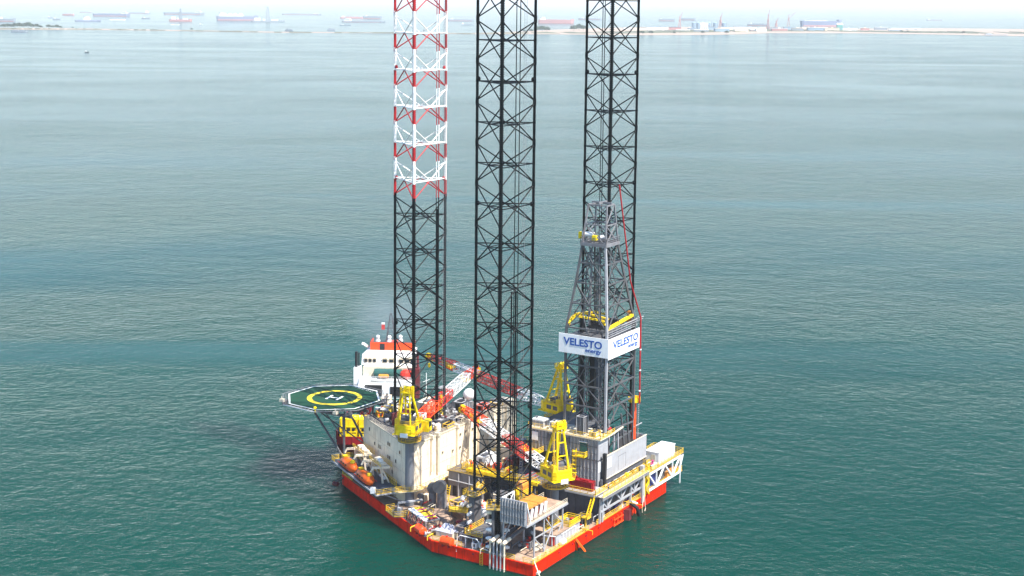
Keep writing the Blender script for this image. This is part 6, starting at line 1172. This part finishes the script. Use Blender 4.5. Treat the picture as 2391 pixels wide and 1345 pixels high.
def tree(x, y, h, label, group):
    t = thing('tree', label, 'tree', (x, y, .3), rr.uniform(0, 6), group); s = MB(); s.tube((0, 0, 0), (0, 0, h * .5), h * .04, 6, h * .02); s.tube((0, 0, h * .35), (h * .15, 0, h * .6), h * .018, 5); s.tube((0, 0, h * .35), (-h * .12, h * .1, h * .62), h * .018, 5); s.build('trunk', 'bark', t, local=True); s = MB()
    for k in range(260):
        a, e, q = rr.uniform(0, 6.28), rr.uniform(-.6, 1.4), rr.uniform(.3, 1) ** .6; lob = 1 + .3 * sin(a * 3 + x); R = h * .66 * lob * q; p = Vector((cos(a) * cos(e) * R, sin(a) * cos(e) * R, h * .58 + sin(e) * h * .40 * q)); w = h * .14
        A = Vector((rr.uniform(-1, 1), rr.uniform(-1, 1), rr.uniform(-1, 1))) * w; B = Vector((rr.uniform(-1, 1), rr.uniform(-1, 1), rr.uniform(-1, 1))) * w; s.sheet([tuple(p - A), tuple(p + B), tuple(p + A), tuple(p - B)])
    s.build('crown', 'leaf', t, local=True)
for i, a in enumerate([(3438,4445,12.2),(3427,4406,14.7),(3440,4399,16.4),(3454,4392,14.7),(3465,4386,18.2),(3478,4378,19.9),(3492,4370,17.3),(3507,4362,21.6),(3521,4354,14.8),(3535,4347,15.7),(3522,4309,10.4),(3548,4294,13.8),(3561,4287,10.4),(3575,4280,13.0),(3560,4243,9.5),(3600,4221,6.0),(3774,3771,7.5),]): tree(*a, 'dark tree in the grove at the left end of the sand spit', 'trees at the left end of the spit')
for i, a in enumerate([(4592,2800,10.1),(4685,2826,11.9),(4778,2856,20.8),(4799,2842,22.5),(4817,2831,19.1),(5078,2853,21.7),(5181,2886,25.8),(5199,2875,20.2),(4750,2367,13.3),(4781,2346,13.3),(4940,2323,8.5),(5047,2252,12.0),(5143,2189,12.2),(6166,1795,9.9),(6197,1776,8.0),(6257,1546,9.9),]): tree(*a, 'tree on the sand spit near the port, seen small through the haze', 'trees near the port')
# port
def port_crane(x, y, h, label, jib):
    t = thing('port_crane', label, 'crane', (x, y, .3), rr.uniform(-.3, .3), 'red port cranes'); s = MB()
    for a in (-6, 6):
        for b in (-6, 6): s.bar((a, b, 0), (a * .4, b * .4, h * .4), 2.0)
    s.box(-4, 4, -4, 4, h * .4, h * .52); s.bar((0, 0, h * .5), (0, 0, h * .75), 3); s.build('portal', 'shipred', t, local=True); s = MB(); s.bar((0, 0, h * .5), (jib * .3, -jib, h), 1.8); s.bar((0, 0, h * .75), (jib * .2, -jib * .7, h * .85), .8); s.build('jib', 'shipred', t, local=True)
for a in ((6127, 2861, 78, 'leftmost of the red port cranes, beside the silos', 12), (6457, 2794, 74, 'red port crane at the right end of the silos', 8), (6141, 2416, 95, 'red port crane on the pale quay, tall and upright', 5), (6404, 2480, 55, 'shortest red port crane on the quay', 10), (7109, 2689, 86, 'red port crane with long jib raised to the right', 42)): port_crane(*a)
for k, (x, y) in enumerate(((5882, 2673), (5903, 2661), (5923, 2649), (5960, 2632), (5985, 2612), (6028, 2588))):
    t = thing('silo', ('first', 'second', 'third', 'fourth', 'fifth', 'last')[k] + ' blue grey silo counted from the left of the port row', 'silo', (x, y, .3), 0, 'port silos'); s = MB(); s.lathe([(11, 0), (11, 30), (2, 35)], (0, 0, 0), 18); s.build('shell', 'silo', t, local=True)
    s = MB(); s.box(-1, 1, -12.5, -11, 0, 34); s.build('stair', 'shipgrey', t, local=True)
def shed(x, y, L, W, h, m, label, rz=-.9):
    t = thing('warehouse', label, 'building', (x, y, .3), rz); s = MB(); s.box(-L / 2, L / 2, -W / 2, W / 2, 0, h); s.build('wall', m, t, local=True); s = MB(); s.v = [(-L / 2 - 1, -W / 2 - 1, h), (L / 2 + 1, -W / 2 - 1, h), (L / 2 + 1, 0, h * 1.3), (-L / 2 - 1, 0, h * 1.3), (L / 2 + 1, W / 2 + 1, h), (-L / 2 - 1, W / 2 + 1, h)]; s.face([0, 1, 2, 3]); s.face([3, 2, 4, 5]); s.face([0, 3, 5]); s.face([1, 4, 2]); s.build('roof', 'white', t, local=True)
    s = MB()
    for k in range(3): s.box(-L / 2 + L * (.15 + .3 * k), -L / 2 + L * (.15 + .3 * k) + L * .12, -W / 2 - .3, -W / 2, 0, h * .6)
    s.build('door', 'shipgrey', t, local=True)
shed(5830, 2600, 34, 20, 24, 'white', 'white building in front of the port silos'); shed(6394, 2160, 26, 16, 26, 'shedgreen', 'green warehouse at the right end of the port'); shed(6300, 2210, 46, 20, 11, 'silo', 'low blue grey warehouse beside the green one')
shed(5600, 2800, 160, 30, 6, 'white', 'long low white shed left of the port silos'); shed(6100, 2480, 120, 30, 6, 'white', 'long low white shed right of the port silos'); shed(6900, 2000, 150, 40, 6, 'cream', 'long low cream shed on the spit at the right')
for k, (x, y) in enumerate(((5480, 2540), (5540, 2480), (5800, 2330), (5980, 2290), (6600, 1960))): shed(x, y, 60, 20, 5, ['cream', 'shipgrey', 'shipred', 'white', 'silo'][k], ['small cream shed on the shore left of the silos', 'small grey shed on the shore before the silos', 'small red shed on the shore below the silos', 'small white shed on the shore below the red cranes', 'small blue shed on the spit right of the green warehouse'][k])
W_ = ['cream', 'shipgrey', 'white', 'silo', 'shipred']
for k in range(22):
    q = k / 21; a = Vector((5300, 2420)).lerp(Vector((6700, 2060)), q) if k % 2 else Vector((5500, 2760)).lerp(Vector((6500, 2330)), q)
    L_, h_ = rr.uniform(30, 90), rr.uniform(6, 15); t = thing('depot_building', 'small low depot building in the row of the hazy port', 'building', (a.x, a.y, .3), -.9 + rr.uniform(-.2, .2), 'small port buildings'); s = MB(); s.box(-L_ / 2, L_ / 2, -9, 9, 0, h_); s.build('wall', W_[k % 5], t, local=True); s = MB(); s.box(-L_ / 2 - 1, L_ / 2 + 1, -10, 10, h_, h_ + 1); s.box(-4, 4, -3, 3, h_ + 1, h_ + 4); s.build('roof', W_[(k + 1) % 4], t, local=True)
# ---------------------------------------------------------------- haze
hm = bpy.data.materials.new('haze_air'); hm.use_nodes = True; n = hm.node_tree; n.nodes.remove(n.nodes['Principled BSDF']); pv = n.nodes.new('ShaderNodeVolumePrincipled')
pv.inputs['Color'].default_value = (.90, .96, .97, 1); pv.inputs['Density'].default_value = HAZE; pv.inputs['Anisotropy'].default_value = -0.1; n.links.new(pv.outputs[0], n.nodes['Material Output'].inputs['Volume'])
s = MB(); s.box(-100000, 100000, -100000, 100000, -12, 150); tag(s.build('haze', hm), 'pale sea haze fading the far ships and shore', 'haze', kind='stuff')
